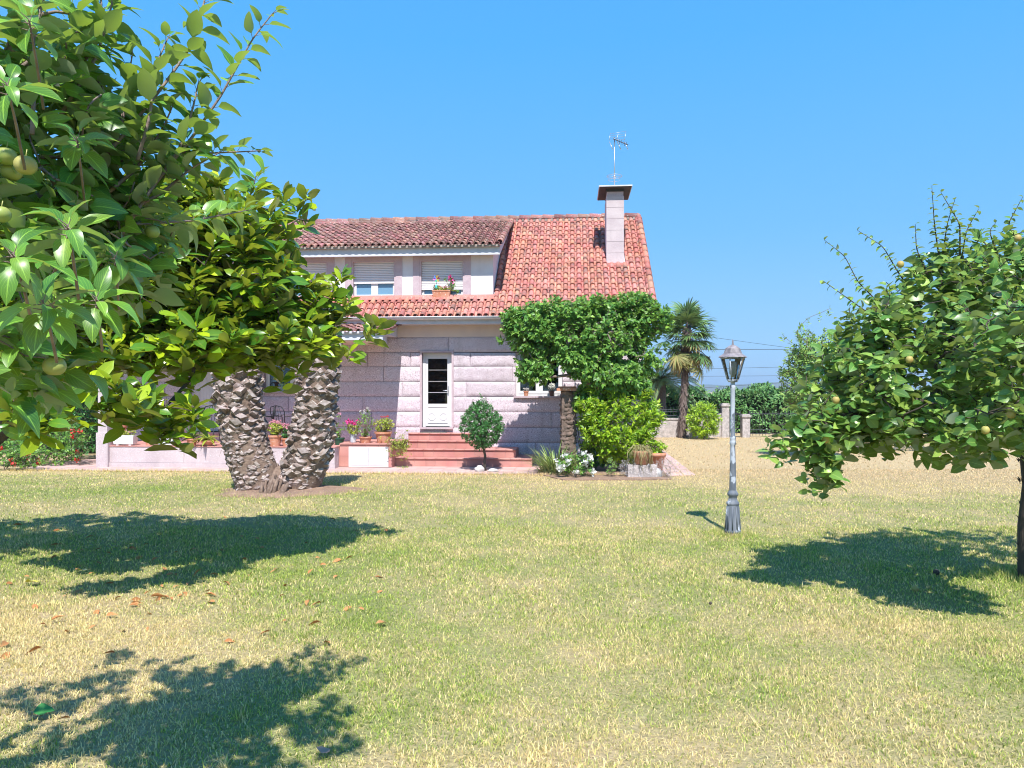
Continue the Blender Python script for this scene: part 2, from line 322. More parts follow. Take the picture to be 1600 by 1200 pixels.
PALMC = [(P(400, 768, 13.6)[0], 13.75), (P(478, 768, 13.6)[0], 13.8)]

# ------------------------------------------------------------------ lawn
def grassmix(name, blades):
    m = bpy.data.materials.new(name); m.use_nodes = True; t = m.node_tree; N = t.nodes; L = t.links; b = N['Principled BSDF']; out = N['Material Output']
    tc = N.new('ShaderNodeNewGeometry')
    def noise(sc_, det=4, lo=.4, hi=.6):
        n = N.new('ShaderNodeTexNoise'); n.inputs['Scale'].default_value = sc_; n.inputs['Detail'].default_value = det; L.new(tc.outputs['Position'], n.inputs[0])
        mr = N.new('ShaderNodeMapRange'); mr.inputs[1].default_value = lo; mr.inputs[2].default_value = hi; L.new(n.outputs[0], mr.inputs[0]); return mr.outputs[0]
    def mix(a, bcol, f):
        mx = N.new('ShaderNodeMix'); mx.data_type = 'RGBA'
        for s_, c_ in ((6, a), (7, bcol)):
            if isinstance(c_, tuple): mx.inputs[s_].default_value = (*c_, 1)
            else: L.new(c_, mx.inputs[s_])
        L.new(f, mx.inputs[0]); return mx.outputs[2]
    green = (.23, .36, .06); lime = (.55, .60, .13); straw = (.88, .77, .33); dry = (.76, .57, .32)
    def mth(op, a, b_=None, clamp=False):
        n = N.new('ShaderNodeMath'); n.operation = op; n.use_clamp = clamp
        for i, x in enumerate((a, b_)):
            if x is None: continue
            if isinstance(x, (int, float)): n.inputs[i].default_value = x
            else: L.new(x, n.inputs[i])
        return n.outputs[0]
    big = noise(.55, 4, .38, .62); mid = noise(2.2, 5, .35, .65); 
    # the far right of the garden has dried out completely, and so has a patch near the left front corner
    sp = N.new('ShaderNodeSeparateXYZ'); L.new(tc.outputs['Position'], sp.inputs[0])
    far = N.new('ShaderNodeMapRange'); far.inputs[1].default_value = 13.2; far.inputs[2].default_value = 17.5; L.new(mth('ADD', sp.outputs[1], mth('MULTIPLY', sp.outputs[0], .2)), far.inputs[0])
    def blob(x, y, r, sx=1.):
        dx = mth('MULTIPLY', mth('SUBTRACT', sp.outputs[0], x), 1/sx); dy = mth('SUBTRACT', sp.outputs[1], y)
        d = mth('SQRT', mth('ADD', mth('MULTIPLY', dx, dx), mth('MULTIPLY', dy, dy)))
        mr = N.new('ShaderNodeMapRange'); mr.inputs[1].default_value = r*.45; mr.inputs[2].default_value = r*1.25; mr.inputs[3].default_value = 1; mr.inputs[4].default_value = 0; L.new(d, mr.inputs[0]); return mr.outputs[0]
    dryf = mth('ADD', mth('ADD', mth('MULTIPLY', big, .34), mth('MULTIPLY', mid, .24)), .27)
    dryf = mth('ADD', dryf, mth('MULTIPLY', blob(-3.6, 5.2, 1.7, 1.2), .55))
    dryf = mth('ADD', dryf, mth('MULTIPLY', blob(.3, 3.4, .9, 2.2), .4))
    for (x, y, r, s_) in ((-3.2, 8.4, 2.0, 1.5), (-1.9, 6.3, 1.1, 1.6), (3.9, 8, 2.0, 1.2), (-1.0, 4.2, .8, 1.2), (3.2, 4.2, 1.0, .7), (-6.5, 14, 2, 1.6)): dryf = mth('SUBTRACT', dryf, mth('MULTIPLY', blob(x, y, r, s_), .26))
    dryf = mth('ADD', dryf, mth('MULTIPLY', far.outputs[0], .75), clamp=True)
    if blades:
        ge = N.new('ShaderNodeNewGeometry'); r = ge.outputs['Random Per Island']
        r2 = mth('FRACT', mth('MULTIPLY', r, 9.17)); r3 = mth('FRACT', mth('MULTIPLY', r, 31.7))
        g = mix(green, lime, r2); s_ = mix(straw, dry, mth('MAXIMUM', mth('MULTIPLY', r3, .7), far.outputs[0]))
        sel = N.new('ShaderNodeMapRange'); sel.inputs[1].default_value = -.16; sel.inputs[2].default_value = .16
        L.new(mth('SUBTRACT', mth('ADD', mth('MULTIPLY', dryf, .95), .03), r), sel.inputs[0])
        c = mix(g, s_, sel.outputs[0])
        hv = N.new('ShaderNodeHueSaturation'); mr = N.new('ShaderNodeMapRange'); mr.inputs[3].default_value = .5; mr.inputs[4].default_value = 1.42; L.new(r3, mr.inputs[0]); L.new(mr.outputs[0], hv.inputs['Value']); L.new(c, hv.inputs['Color']); c = hv.outputs[0]
        b.inputs['Roughness'].default_value = .55; b.inputs['Specular IOR Level'].default_value = .25
        L.new(c, b.inputs['Base Color'])
        tr = N.new('ShaderNodeBsdfTranslucent'); L.new(c, tr.inputs[0]); ms = N.new('ShaderNodeMixShader'); ms.inputs[0].default_value = .35
        L.new(b.outputs[0], ms.inputs[1]); L.new(tr.outputs[0], ms.inputs[2]); L.new(ms.outputs[0], out.inputs[0])
    else:
        fine = noise(30, 6, .25, .75)
        g = mix((.12, .18, .05), (.30, .34, .11), fine); s_ = mix((.36, .28, .15), (.60, .455, .27), fine)
        c = mix(g, s_, dryf); gap = N.new('ShaderNodeMapRange'); gap.inputs[1].default_value = 15; gap.inputs[2].default_value = 19; gap.inputs[3].default_value = .22; gap.inputs[4].default_value = 0; L.new(sp.outputs[1], gap.inputs[0]); c = mix(c, (.11, .11, .045), gap.outputs[0]); c = mix(c, (.2, .15, .09), noise(14, 5, .66, .85))
        b.inputs['Roughness'].default_value = .95; b.inputs['Specular IOR Level'].default_value = .1
        L.new(c, b.inputs['Base Color'])
        bn = N.new('ShaderNodeTexNoise'); bn.inputs['Scale'].default_value = 45; bn.inputs['Detail'].default_value = 4; L.new(tc.outputs['Position'], bn.inputs[0])
        bp = N.new('ShaderNodeBump'); bp.inputs['Strength'].default_value = .8; bp.inputs['Distance'].default_value = .03; L.new(bn.outputs[0], bp.inputs['Height']); L.new(bp.outputs[0], b.inputs['Normal'])
    return m
lawn_m = grassmix('lawn_soil_and_thatch', False); blade_m = grassmix('grass_blades', True)
def gh(x, y):    # gentle lawn relief, flat around the house
    f = np.clip((15-y)/4, 0, 1)
    return f*.025*np.sin(x*1.1+1)*np.sin(y*.9)+f*.012*np.sin(x*2.9+y*2.1)
mb = MB()
gx = np.concatenate([[-4000, -600, -120, -60], np.linspace(-30, 40, 141), [70, 130, 600, 4000]]); gy = np.concatenate([[-500, -60, -10], np.linspace(0, 46, 93), [60, 120, 600, 4500]])
X, Y = np.meshgrid(gx, gy); Z = gh(X, Y)*(np.abs(X) < 30)*(Y > -1)-.0
nx, ny = len(gx), len(gy); i = np.arange(ny-1)[:, None]*nx; j = np.arange(nx-1)
mb.add(np.stack([X, Y, Z], -1).reshape(-1, 3), np.stack([i+j, i+j+1, i+nx+j+1, i+nx+j], -1).reshape(-1, 4), 0, None, True)
tag(mb.build('lawn', lawn_m), 'mown lawn, part green and part dried to straw, reaching to the house', None, kind='structure')

PAVE_F = -2.85
def free_of_paving(x, y):
    rx, ry = x-HO[0], y-HO[1]; u = rx*UD[0]+ry*UD[1]; v = rx*VD[0]+ry*VD[1]
    ok = ~((v > PAVE_F-.02) & (u > -11.4) & (u < 3.55))
    ok &= ~((v > -3.1) & (v < 0) & (u > .9) & (u < 3.7))
    for c in PALMC: ok &= ((x-c[0])**2+((y-c[1])*1.0)**2 > .62**2)
    ok &= ~((v >= -1) & (u > -11.4) & (u < 3.4))
    return ok
mb = MB()
def blades(n, y0, y1, ln, wd, lx=None, rx=None):
    y = np.sqrt(rng.uniform(y0*y0, y1*y1, n)); h = .74*y+.45
    x = rng.uniform(-1, 1, n)*h
    if lx is not None: k = x > lx; x, y = x[k], y[k]
    k = free_of_paving(x, y); 
    clump = np.sin(x*23+np.sin(y*17)*2)*np.sin(y*21+np.sin(x*13)*2)
    k &= rng.uniform(0, 1, len(x)) < .72+.28*clump
    x, y = x[k], y[k]; n = len(x)
    hgt = ln*rng.uniform(.5, 1.25, n); a = rng.uniform(0, 2*np.pi, n); lean = rng.uniform(.2, 1.15, n)
    dx, dy = np.cos(a), np.sin(a); b = rng.uniform(0, 2*np.pi, n); wx, wy = np.cos(b)*wd*.5, np.sin(b)*wd*.5
    z = gh(x, y)-.004; V = np.zeros((n, 5, 3))
    V[:, 0] = np.stack([x-wx, y-wy, z], -1); V[:, 1] = np.stack([x+wx, y+wy, z], -1)
    mx_, my_, mz_ = x+dx*hgt*lean*.35, y+dy*hgt*lean*.35, z+hgt*.6*(1-.2*lean)
    V[:, 2] = np.stack([mx_+wx*.75, my_+wy*.75, mz_], -1); V[:, 3] = np.stack([mx_-wx*.75, my_-wy*.75, mz_], -1)
    V[:, 4] = np.stack([x+dx*hgt*lean, y+dy*hgt*lean, z+hgt*np.clip(1-.55*lean, .15, 1)], -1)
    base = s0 = mb.n; o = (np.arange(n)*5)[:, None]
    mb.V.append(V.reshape(-1, 3)); mb.n += n*5
    mb.Q.append((o+np.array([[0, 1, 2, 3]])+base, 0, None, False)); mb.Q.append((o+np.array([[3, 2, 4]])+base, 0, None, False))
blades(150000, 3.0, 6, .038, .0056)
blades(165000, 6, 10, .042, .0078)
blades(150000, 10, 17.5, .042, .011)
blades(50000, 17, 30, .045, .02, 3.5)
def edge_blades(x, y, ln, wd):
    n = len(x); hgt = ln*rng.uniform(.4, 1.2, n); a = rng.uniform(0, 6.28, n); lean = rng.uniform(.15, .9, n); b = rng.uniform(0, 6.28, n); wx, wy = np.cos(b)*wd*.5, np.sin(b)*wd*.5; z = gh(x, y)-.004
    V = np.zeros((n, 3, 3)); V[:, 0] = np.stack([x-wx, y-wy, z], -1); V[:, 1] = np.stack([x+wx, y+wy, z], -1); V[:, 2] = np.stack([x+np.cos(a)*hgt*lean, y+np.sin(a)*hgt*lean, z+hgt*(1-.4*lean)], -1)
    mb.V.append(V.reshape(-1, 3)); mb.Q.append(((np.arange(n)*3)[:, None]+np.array([[0, 1, 2]])+mb.n, 0, None, False)); mb.n += n*3
n_ = 5200; u_ = rng.uniform(-11.3, 3.5, n_); v_ = PAVE_F-.03-rng.exponential(.03, n_)+.03*np.sin(u_*5)*np.sin(u_*1.7)
edge_blades(u_*UD[0]+v_*VD[0], HO[1]+u_*UD[1]+v_*VD[1], .10, .012)
for (x_, y_, r0_, r1_, n_) in ((G(1145, 833)[0], G(1145, 833)[1], .13, .3, 900), (5.0, 7.28, .14, .5, 2200), ((PALMC[0][0]+PALMC[1][0])/2+.12, 13.7, .78, 1.25, 1500)):
    a_ = rng.uniform(0, 6.28, n_); q_ = rng.uniform(r0_, r1_, n_); edge_blades(x_+np.cos(a_)*q_*(1.25 if n_ == 1500 else 1), y_+np.sin(a_)*q_*(.8 if n_ == 1500 else 1), .09, .008)
k_ = 420; cx_ = rng.uniform(-4.5, 6, k_); cy_ = rng.uniform(3.4, 12, k_); x_ = np.repeat(cx_, 16)+rng.normal(size=k_*16)*.022; y_ = np.repeat(cy_, 16)+rng.normal(size=k_*16)*.022
edge_blades(x_, y_, .085, .008)
tag(mb.build('grass', blade_m), 'short blades of half-dry grass covering the lawn', 'grass', kind='stuff')

# soil round the palm feet
mb = MB(); cx = (PALMC[0][0]+PALMC[1][0])/2+.12; n = 40
for r0, r1, z0, z1 in ((0, .5, .10, .09), (.5, 1., .09, .04), (1., 1.35, .04, -.012)):
    a = np.arange(n)/n*2*np.pi; wob = 1+.1*np.sin(a*3+1)+.06*np.sin(a*7)
    V = np.concatenate([np.stack([cx+np.cos(a)*r*1.05*wob, 13.7+np.sin(a)*r*.66*wob, np.full(n, z)], -1) for r, z in ((r0, z0), (r1, z1))])
    mb.add(V, np.stack([np.arange(n), (np.arange(n)+1) % n, n+(np.arange(n)+1) % n, n+np.arange(n)], -1), 0, None, True)
tag(mb.build('soil_mound', soil), 'bare brown soil and root litter round the foot of the twin palm trunks', None, kind='structure')

# ------------------------------------------------------------------ house
house = empty('house', HO, 'two storey pink granite house with red clay tiled roof, dormer row and tall chimney', 'house', rot=-HR)
EAV_V, EAV_Z = -.55, 3.66; RID_V, RID_Z = 4.0, 7.06; SL = (RID_Z-EAV_Z)/(RID_V-EAV_V); SA = math.atan(SL)
UL, UR = -10.9, 3.3
VU_L, VU_R = UL-.25, 3.57
def roofz(v): return EAV_Z+SL*(v-EAV_V)
# openings on the ground floor: (u0,u1,z0,z1)
DOOR = (Hu(659.5, 0), Hu(706, 0), Hz(667.5, 680, 0), Hz(551, 680, 0))
RWIN = (Hu(806, 0), Hu(874, 0)+.08, Hz(619, 840, 0), Hz(551, 840, 0))
LWIN = (Hu(413, 0), Hu(413, 0)+1.5, Hz(612, 430, 0), Hz(545, 430, 0))
LDOOR = (Hu(297, 0), Hu(297, 0)+.95, .74, Hz(550, 320, 0)-.05)
OPEN = [DOOR, RWIN, LWIN, LDOOR]
def subtract(rects, o):
    out = []
    for (a, b, c, d) in rects:
        if o[0] >= b or o[1] <= a or o[2] >= d or o[3] <= c: out.append((a, b, c, d)); continue
        if o[2] > c: out.append((a, b, c, o[2]))
        if o[3] < d: out.append((a, b, o[3], d))
        z0, z1 = max(c, o[2]), min(d, o[3])
        if o[0] > a: out.append((a, o[0], z0, z1))
        if o[1] < b: out.append((o[1], b, z0, z1))
    return [r for r in out if r[1]-r[0] > .03 and r[3]-r[2] > .03]
from mathutils import noise as mn
def rough_block(mb, r, depth=.021, m=0, org=None):
    u0, u1, z0, z1 = r; g = .005; u0 += g; u1 -= g; z0 += g; z1 -= g
    nu = max(2, int((u1-u0)/.045)); nz = max(3, int((z1-z0)/.04))
    us = np.linspace(u0, u1, nu+1); zs = np.linspace(z0, z1, nz+1); V = []
    for z in zs:
        for u in us:
            e = min(u-u0, u1-u, z-z0, z1-z); k = 1-math.exp(-e/.022)
            n = mn.noise((u*3.2, z*4.5, 3))*.6+mn.noise((u*9, z*11, 7))*.55+mn.noise((u*24, z*26, 9))*.3
            wob = mn.noise((u*7, z*3, 1))*.012*(1 if e > 1e-4 and e < .05 else 0)
            V.append((u, -(k*depth*(1.0+.75*n)+(0.002 if k > 0 else 0)), z+wob))
    i = np.arange(nz)[:, None]*(nu+1); j = np.arange(nu)
    mb.add(V, np.stack([i+j, i+j+1, i+nu+2+j, i+nu+1+j], -1).reshape(-1, 4), m, None, True)
mb = MB(); courses = [0.0, .118, .505, .892, 1.283, 1.67, 2.057, 2.444, 2.81, 3.2]
for ci in range(len(courses)-1):
    u = UL+random.uniform(0, .6)
    cuts = [UL]
    while u < UR-.3:
        cuts.append(u); u += random.uniform(1.1, 2.1)
    cuts.append(UR)
    for a, b in zip(cuts[:-1], cuts[1:]):
        rs = [(a, b, courses[ci], courses[ci+1])]
        for o in OPEN: rs = subtract(rs, o)
        for r in rs: rough_block(mb, r)
rs = [(UL, UR, 0, 3.2)]
for o in OPEN: rs = subtract(rs, o)
for (a, b, c, d) in rs: mb.box(a, b, .012, .3, c, d, 1)
# gable ends and rear
gp = [(0.012, 0), (8, 0), (8, roofz(EAV_V)+.1), (RID_V, RID_Z-.22), (.012, 3.9)]
mb.prism(gp, UL, UL+.25, 0, 0); mb.prism(gp, UR-.25, UR, 0, 0); mb.box(UL+.25, UR-.25, 7.75, 8, 0, 3.7, 0)
mb.build('wall', [granite, joint], house)
mb = MB()
mb.box(UL, UR, -.02, .3, 3.2, 3.78)
mb.build('upper_wall_band', cream, house)
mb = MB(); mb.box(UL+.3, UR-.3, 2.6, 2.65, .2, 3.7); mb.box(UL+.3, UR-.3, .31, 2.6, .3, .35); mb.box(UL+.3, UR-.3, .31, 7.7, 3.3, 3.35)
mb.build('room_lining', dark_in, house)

def tiles(mb, u0, u1, v0, z0, v1, z1, expo, keep=None, pitch=.178, m=0, rev=1):
    """barrel tiles on the plane (v0,z0)-(v1,z1), one island per tile"""
    S = math.hypot(v1-v0, z1-z0); d = np.array([0, (v1-v0)/S, (z1-z0)/S]); nn = np.array([0, -d[2], d[1]])
    if nn[2] < 0: nn = -nn
    ncol = int(round((u1-u0)/pitch)); p = (u1-u0)/ncol; nrow = int(math.ceil(S/expo)); sg = 7
    th = np.linspace(0, np.pi, sg)
    P0 = []; KK = []
    for c in range(ncol):
        for r in range(nrow):
            u = u0+(c+.5)*p; s = r*expo
            if keep and not keep(u, v0+d[1]*(s+.1)): continue
            P0.append((u+random.gauss(0, .003), s+random.gauss(0, .008), random.gauss(0, .012), random.gauss(0, .003)))
    A = np.array(P0); n = len(A); Lt = expo+.08
    V = np.zeros((n, 4, sg, 3))
    for k, (sf, rad, lift) in enumerate(((0, .070, .032), (1, .056, .008))):
        for q, (rr) in enumerate((rad, rad-.014)):
            uu = A[:, 0:1]-np.cos(th)*rr+(A[:, 2:3]*sf*Lt); hh = np.sin(th)*rr*1.02+lift+A[:, 3:4]
            ss = np.minimum(A[:, 1:2]+sf*Lt, S+.02)
            idx = k*2+q
            V[:, idx] = np.array([1, 0, 0])*uu[..., None]+d*ss[..., None]+nn*hh[..., None]
    V += np.array([0, v0, z0])
    j = np.arange(sg-1); base = (np.arange(n)*4*sg)[:, None]
    f1 = np.stack([base+j, base+j+1, base+2*sg+j+1, base+2*sg+j], -1).reshape(-1, 4)[:, ::-1]
    f2 = np.stack([base+j, base+sg+j, base+sg+j+1, base+j+1], -1).reshape(-1, 4)[:, ::-1]
    f3 = np.stack([base+sg+j, base+sg+j+1, base+3*sg+j+1, base+3*sg+j], -1).reshape(-1, 4)
    mb.V.append(V.reshape(-1, 3)); b0 = mb.n; mb.n += n*4*sg
    mb.Q.append((f1+b0, m, None, True)); mb.Q.append((f2+b0, m, None, False)); mb.Q.append((f3+b0, m, None, True))
    # channel tiles between
    B = np.array([(u0+(c)*p, r*expo) for c in range(ncol+1) for r in range(nrow) if (not keep or keep(u0+c*p, v0+d[1]*(r*expo+.1)))])
    n = len(B); V = np.zeros((n, 2, 5, 3)); th2 = np.linspace(0, np.pi, 5)
    for k, (sf, lift) in enumerate(((0, .056), (1, .036))):
        uu = B[:, 0:1]-np.cos(th2)*.062; hh = -np.sin(th2)*.045+lift; ss = np.minimum(B[:, 1:2]-.03+sf*(expo+.04), S)
        V[:, k] = np.array([1, 0, 0])*uu[..., None]+d*ss[..., None]+nn*np.broadcast_to(hh, uu.shape)[..., None]
    V += np.array([0, v0, z0]); j = np.arange(4); base = (np.arange(n)*10)[:, None]
    mb.V.append(V.reshape(-1, 3)); b0 = mb.n; mb.n += n*10
    mb.Q.append((np.stack([base+j, base+j+1, base+5+j+1, base+5+j], -1).reshape(-1, 4)+b0, m, None, True))
def ridge_tiles(mb, pts, rad=.095, L=.42, m=0):
    pts = np.array(pts, float); a, b = pts[0], pts[1]; D = b-a; T = np.linalg.norm(D); D /= T; n = int(T/(L*.85)); S = np.cross(D, [0, 0, 1]); S /= np.linalg.norm(S); U = np.cross(S, D)
    for i in range(n+1):
        p = a+D*min(i*L*.85, T-.05); q = a+D*min(i*L*.85+L, T); r0, r1 = rad, rad*.82; th = np.linspace(-.2, np.pi+.2, 8)
        j = random.gauss(0, .006)
        ring = lambda c, r, l: [c+S*(math.cos(t)*r)+U*(math.sin(t)*r+l+j) for t in th]
        V = ring(p, r0, .012)+ring(p, r0-.016, .012)+ring(q, r1, 0)
        k = np.arange(7); mb.add(V, np.concatenate([np.stack([k, k+1, k+17, k+16], -1), np.stack([k, k+8, k+9, k+1], -1)]), m, None, True)

# dormer geometry
DV = .2                                        # dormer wall plane
DU_R = Hu(770.5, DV); DEV, DEZ = -.22, Hz(384, 780, -.22)
DRV, DRZ = 3.62, Hz(349, 798, 3.62); DVG = Hu(782, DEV)
DBZ = roofz(DV)
DU_L = UL+.1
def keep_main(u, v):
    if u < DU_R and v > DV-.12: return False
    if CHU0-.03 < u < CHU1+.03 and CHV-.05 < v < CHV+1.1: return False
    return True
CHV = 1.6; CHU0, CHU1 = Hu(947.5, CHV), Hu(975, CHV)
mb = MB(); tiles(mb, VU_L, VU_R, EAV_V, EAV_Z, RID_V, RID_Z, .295, keep_main)
ridge_tiles(mb, [(VU_R-.03, EAV_V, EAV_Z+.07), (VU_R-.03, RID_V, RID_Z+.07)], .085)
ridge_tiles(mb, [(VU_L+.03, EAV_V, EAV_Z+.07), (VU_L+.03, RID_V, RID_Z+.07)], .085)
mb.prism([(EAV_V+.02, EAV_Z-.02), (RID_V, RID_Z-.02), (8.55, EAV_Z-.02), (8.55, EAV_Z-.08), (RID_V, RID_Z-.12), (EAV_V+.02, EAV_Z-.08)], VU_L+.02, VU_R-.02, 0, 1)
tiles(mb, VU_L, VU_R, 8.6, EAV_Z, RID_V, RID_Z, .295)
mb.build('roof', [tile, fascia_m], house)
mb = MB(); ridge_tiles(mb, [(VU_L, RID_V, RID_Z+.05), (VU_R, RID_V, RID_Z+.05)], .11)
mb.box(VU_L+.05, VU_R-.02, RID_V-.09, RID_V+.09, RID_Z-.05, RID_Z+.1, 1)
rt = mb.build('ridge', [tile_old, tile_mortar], house)
# dormer
DWC = [Hu(690.5, DV)-1.80*k for k in range(6)]; DWH = (Hu(726, DV)-Hu(655.5, DV))/2
WZ0, WZ1 = Hz(466.5, 690, DV), Hz(405, 690, DV); SW = .17
dopen = [(c-DWH, c+DWH, WZ0, WZ1) for c in DWC if c-DWH > DU_L+.2]
mb = MB(); rs = [(DU_L, DU_R, DBZ-.1, DEZ+.12)]
for o in dopen: rs = subtract(rs, o)
for (a, b, c, d) in rs: mb.box(a, b, DV, DV+.22, c, d)
for uu in (DU_L, DU_R):                      # cheeks
    a, b = (uu, uu+.12) if uu == DU_L else (uu-.12, uu)
    mb.prism([(DV+.22, DBZ-.3), (DV+.22, DEZ+.12), (DRV, DRZ-.1), (DRV, roofz(DRV)-.35)], a, b, 0)
mb.build('dormer_wall', stucco, house)
mb = MB(); mb.prism([(DV-.16, DBZ-.045), (DV-.012, DBZ+.085), (DV, DBZ+.085), (DV, DBZ-.06)], DU_L, DU_R+.04, 0); mb.build('dormer_flashing', tile, house)
mb = MB(); sld = (DRZ-DEZ)/(DRV-DEV)
tiles(mb, DU_L-.25, DVG, DEV, DEZ+.02, DRV, DRZ+.02, .31)
ridge_tiles(mb, [(DVG-.02, DEV, DEZ+.09), (DVG-.02, DRV, DRZ+.09)], .085)
mb.box(DU_L-.22, DVG-.03, DEV+.0, DEV+.12, DEZ-.012, DEZ+.05, 1)  # mortar strip closing the eave, added to keep sun off the fascia
dr = mb.build('dormer_roof', [tile_old, tile_mortar], house)
mb = MB(); ridge_tiles(mb, [(DU_L-.2, DRV, DRZ+.05), (DVG+.05, DRV, DRZ+.05)], .10); mb.box(DU_L-.2, DVG, DRV-.08, DRV+.3, DRZ-.1, DRZ+.09, 1)
mb.build('ridge', [tile_old, tile_mortar], dr)
mb = MB()
mb.prism([(DEV+.09, DEZ+.01), (DRV, DRZ-.005), (DRV, DRZ-.06), (DEV+.16, DEZ-.20), (DEV+.09, DEZ-.20)], DU_L-.23, DVG-.03, 0)
mb.build('fascia', fascia_m, house)
def window(u0, u1, z0, z1, v, sh=.0, bars=1, curtain=False, blue=False, surround=True, sill=False):
    mb = MB()
    fr = v+.12; t = .065
    mb.box(u0, u1, fr, fr+.07, z0, z0+t); mb.box(u0, u1, fr, fr+.07, z1-t, z1); mb.box(u0, u0+t, fr, fr+.07, z0+t, z1-t); mb.box(u1-t, u1, fr, fr+.07, z0+t, z1-t)
    uc = (u0+u1)/2
    mb.box(uc-.05, uc+.05, fr-.012, fr+.06, z0+t, z1-t)
    for a, b in ((u0+t, uc-.05), (uc+.05, u1-t)):      # sashes
        s_ = .04; mb.box(a, b, fr-.01, fr+.05, z0+t, z0+t+s_+.03); mb.box(a, a+s_, fr-.01, fr+.05, z0+t+s_+.03, z1-t); mb.box(b-s_, b, fr-.01, fr+.05, z0+t+s_+.03, z1-t)
    w_ = mb.build('window', white, house)
    mb = MB(); mb.box(u0+t, u1-t, fr+.02, fr+.03, z0+t, z1-t); mb.build('pane', blue_pane if blue else glass_m, w_)
    if sh > 0:
        mb = MB(); zs = z1-.02; n = int((z1-sh)/.001)
        k = 0; z = z1-.03
        while z-.045 > sh:
            mb.add([(u0+.02, fr-.03, z), (u1-.02, fr-.03, z), (u1-.02, fr-.045, z-.012), (u0+.02, fr-.045, z-.012), (u1-.02, fr-.045, z-.036), (u0+.02, fr-.045, z-.036), (u1-.02, fr-.03, z-.042), (u0+.02, fr-.03, z-.042)],
                   [(0, 3, 2, 1), (3, 5, 4, 2), (5, 7, 6, 4)]); z -= .045
        mb.box(u0+.01, u1-.01, fr-.05, fr-.025, z-.03, z)
        mb.build('roller_shutter', shutter_m, w_)
    if curtain:
        mb = MB()
        for a, b in ((u0+.1, u0+.42), (uc-.1, uc+.22)):
            n = 24; V = []
            for z in (z0+.05, z1-.05):
                for q in range(n): V.append((a+(b-a)*q/(n-1), fr+.2+.03*math.sin(q*1.6), z))
            mb.add(V, [(q, q+1, n+q+1, n+q) for q in range(n-1)], 0, None, True)
        mb.build('curtain', curtain_m, w_)
    if surround:
        mb = MB(); s_ = SW
        mb.box(u0-s_, u0, v-.012, v+.12, z0-.04, z1+.17); mb.box(u1, u1+s_, v-.012, v+.12, z0-.04, z1+.17); mb.box(u0, u1, v-.010, v+.12, z1, z1+.168)
        mb.build('stone_surround', trim, w_)
        mb = MB()
        for a in (u0, u1-.045): mb.box(a, a+.045, v+.0, v+.118, z0, z1)
        mb.box(u0+.045, u1-.045, v, v+.118, z1-.045, z1); mb.build('reveal', trim, w_)
    if sill: 
        mb = MB(); mb.box(u0-.05, u1+.05, v-.09, v+.12, z0-.04, z0); mb.build('sill', trim, w_)
    return w_
for k, o in enumerate(dopen):
    px = 690
    zsh = Hz(452, 690, DV) if k == 0 else Hz(443, 578, DV)
    window(*o, DV, sh=zsh, blue=True)
    mbk = MB()
# dark backing behind dormer glazing
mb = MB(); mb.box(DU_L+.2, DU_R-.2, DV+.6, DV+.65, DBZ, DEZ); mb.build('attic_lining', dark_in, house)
window(*RWIN, -.02, blue=False, surround=False, sill=True, curtain=True)
window(*LWIN, -.02, surround=False, sill=True, curtain=True)
# gutter
mb = MB(); th = np.linspace(np.pi, 2*np.pi, 9); gr = .062; gv = EAV_V-.035; gz = EAV_Z-.005
prof = [(gv+gr*math.cos(t), gz+gr*1.1*math.sin(t)) for t in th]+[(gv+(gr-.012)*math.cos(t), gz+(gr-.012)*1.1*math.sin(t)) for t in th[::-1]]
mb.prism(prof, VU_L+.05, VU_R-.1, 0); mb.tube([(VU_L+.05, gv-gr, gz), (VU_R-.1, gv-gr, gz)], .012)
mb.build('gutter', gutter_m, house)
mb = MB(); mb.box(UL-.1, UR+.1, EAV_V+.075, -.02, EAV_Z-.16, EAV_Z-.11); mb.box(UL-.1, UR+.1, EAV_V+.05, EAV_V+.075, EAV_Z-.17, EAV_Z-.02)
mb.build('soffit', fascia_m, house)
# chimney
cz1 = Hz(306, 960, CHV); cb = 1.0
ch = MB(); nz = 5; zc = np.linspace(roofz(CHV)-.3, cz1, 8)
for a, b in zip(zc[:-1], zc[1:]): ch.box(CHU0, CHU1, CHV, CHV+cb, a, b-.008)
ch.box(CHU0+.006, CHU1-.006, CHV+.006, CHV+cb-.006, zc[0], cz1-.01, 1)
ch.box(CHU0+.015, CHU1-.015, CHV+.02, CHV+cb-.02, cz1-.01, cz1+.12, 2)
cho = ch.build('chimney', [granite_pale, joint, trim], house)
capz = Hz(291, 960, CHV-.22); mb = MB(); mb.box(CHU0+.0, CHU1-.0, CHV+.0, CHV+cb, cz1+.12, capz, 1)
mb.box(CHU0-.21, CHU1+.21, CHV-.22, CHV+cb+.25, capz, capz+.035); mb.box(CHU0-.19, CHU1+.19, CHV-.2, CHV+cb+.23, capz-.012, capz, 1)  # thin dark sheet paints the cap's underside as shaded
mb.build('chimney_cap', [fascia_m, cap_shade_m], cho)
mb = MB(); mb.box(CHU0-.08, CHU1+.08, CHV-.1, CHV+.0, roofz(CHV)-.05, roofz(CHV)+.03); mb.build('flashing', tile, cho)
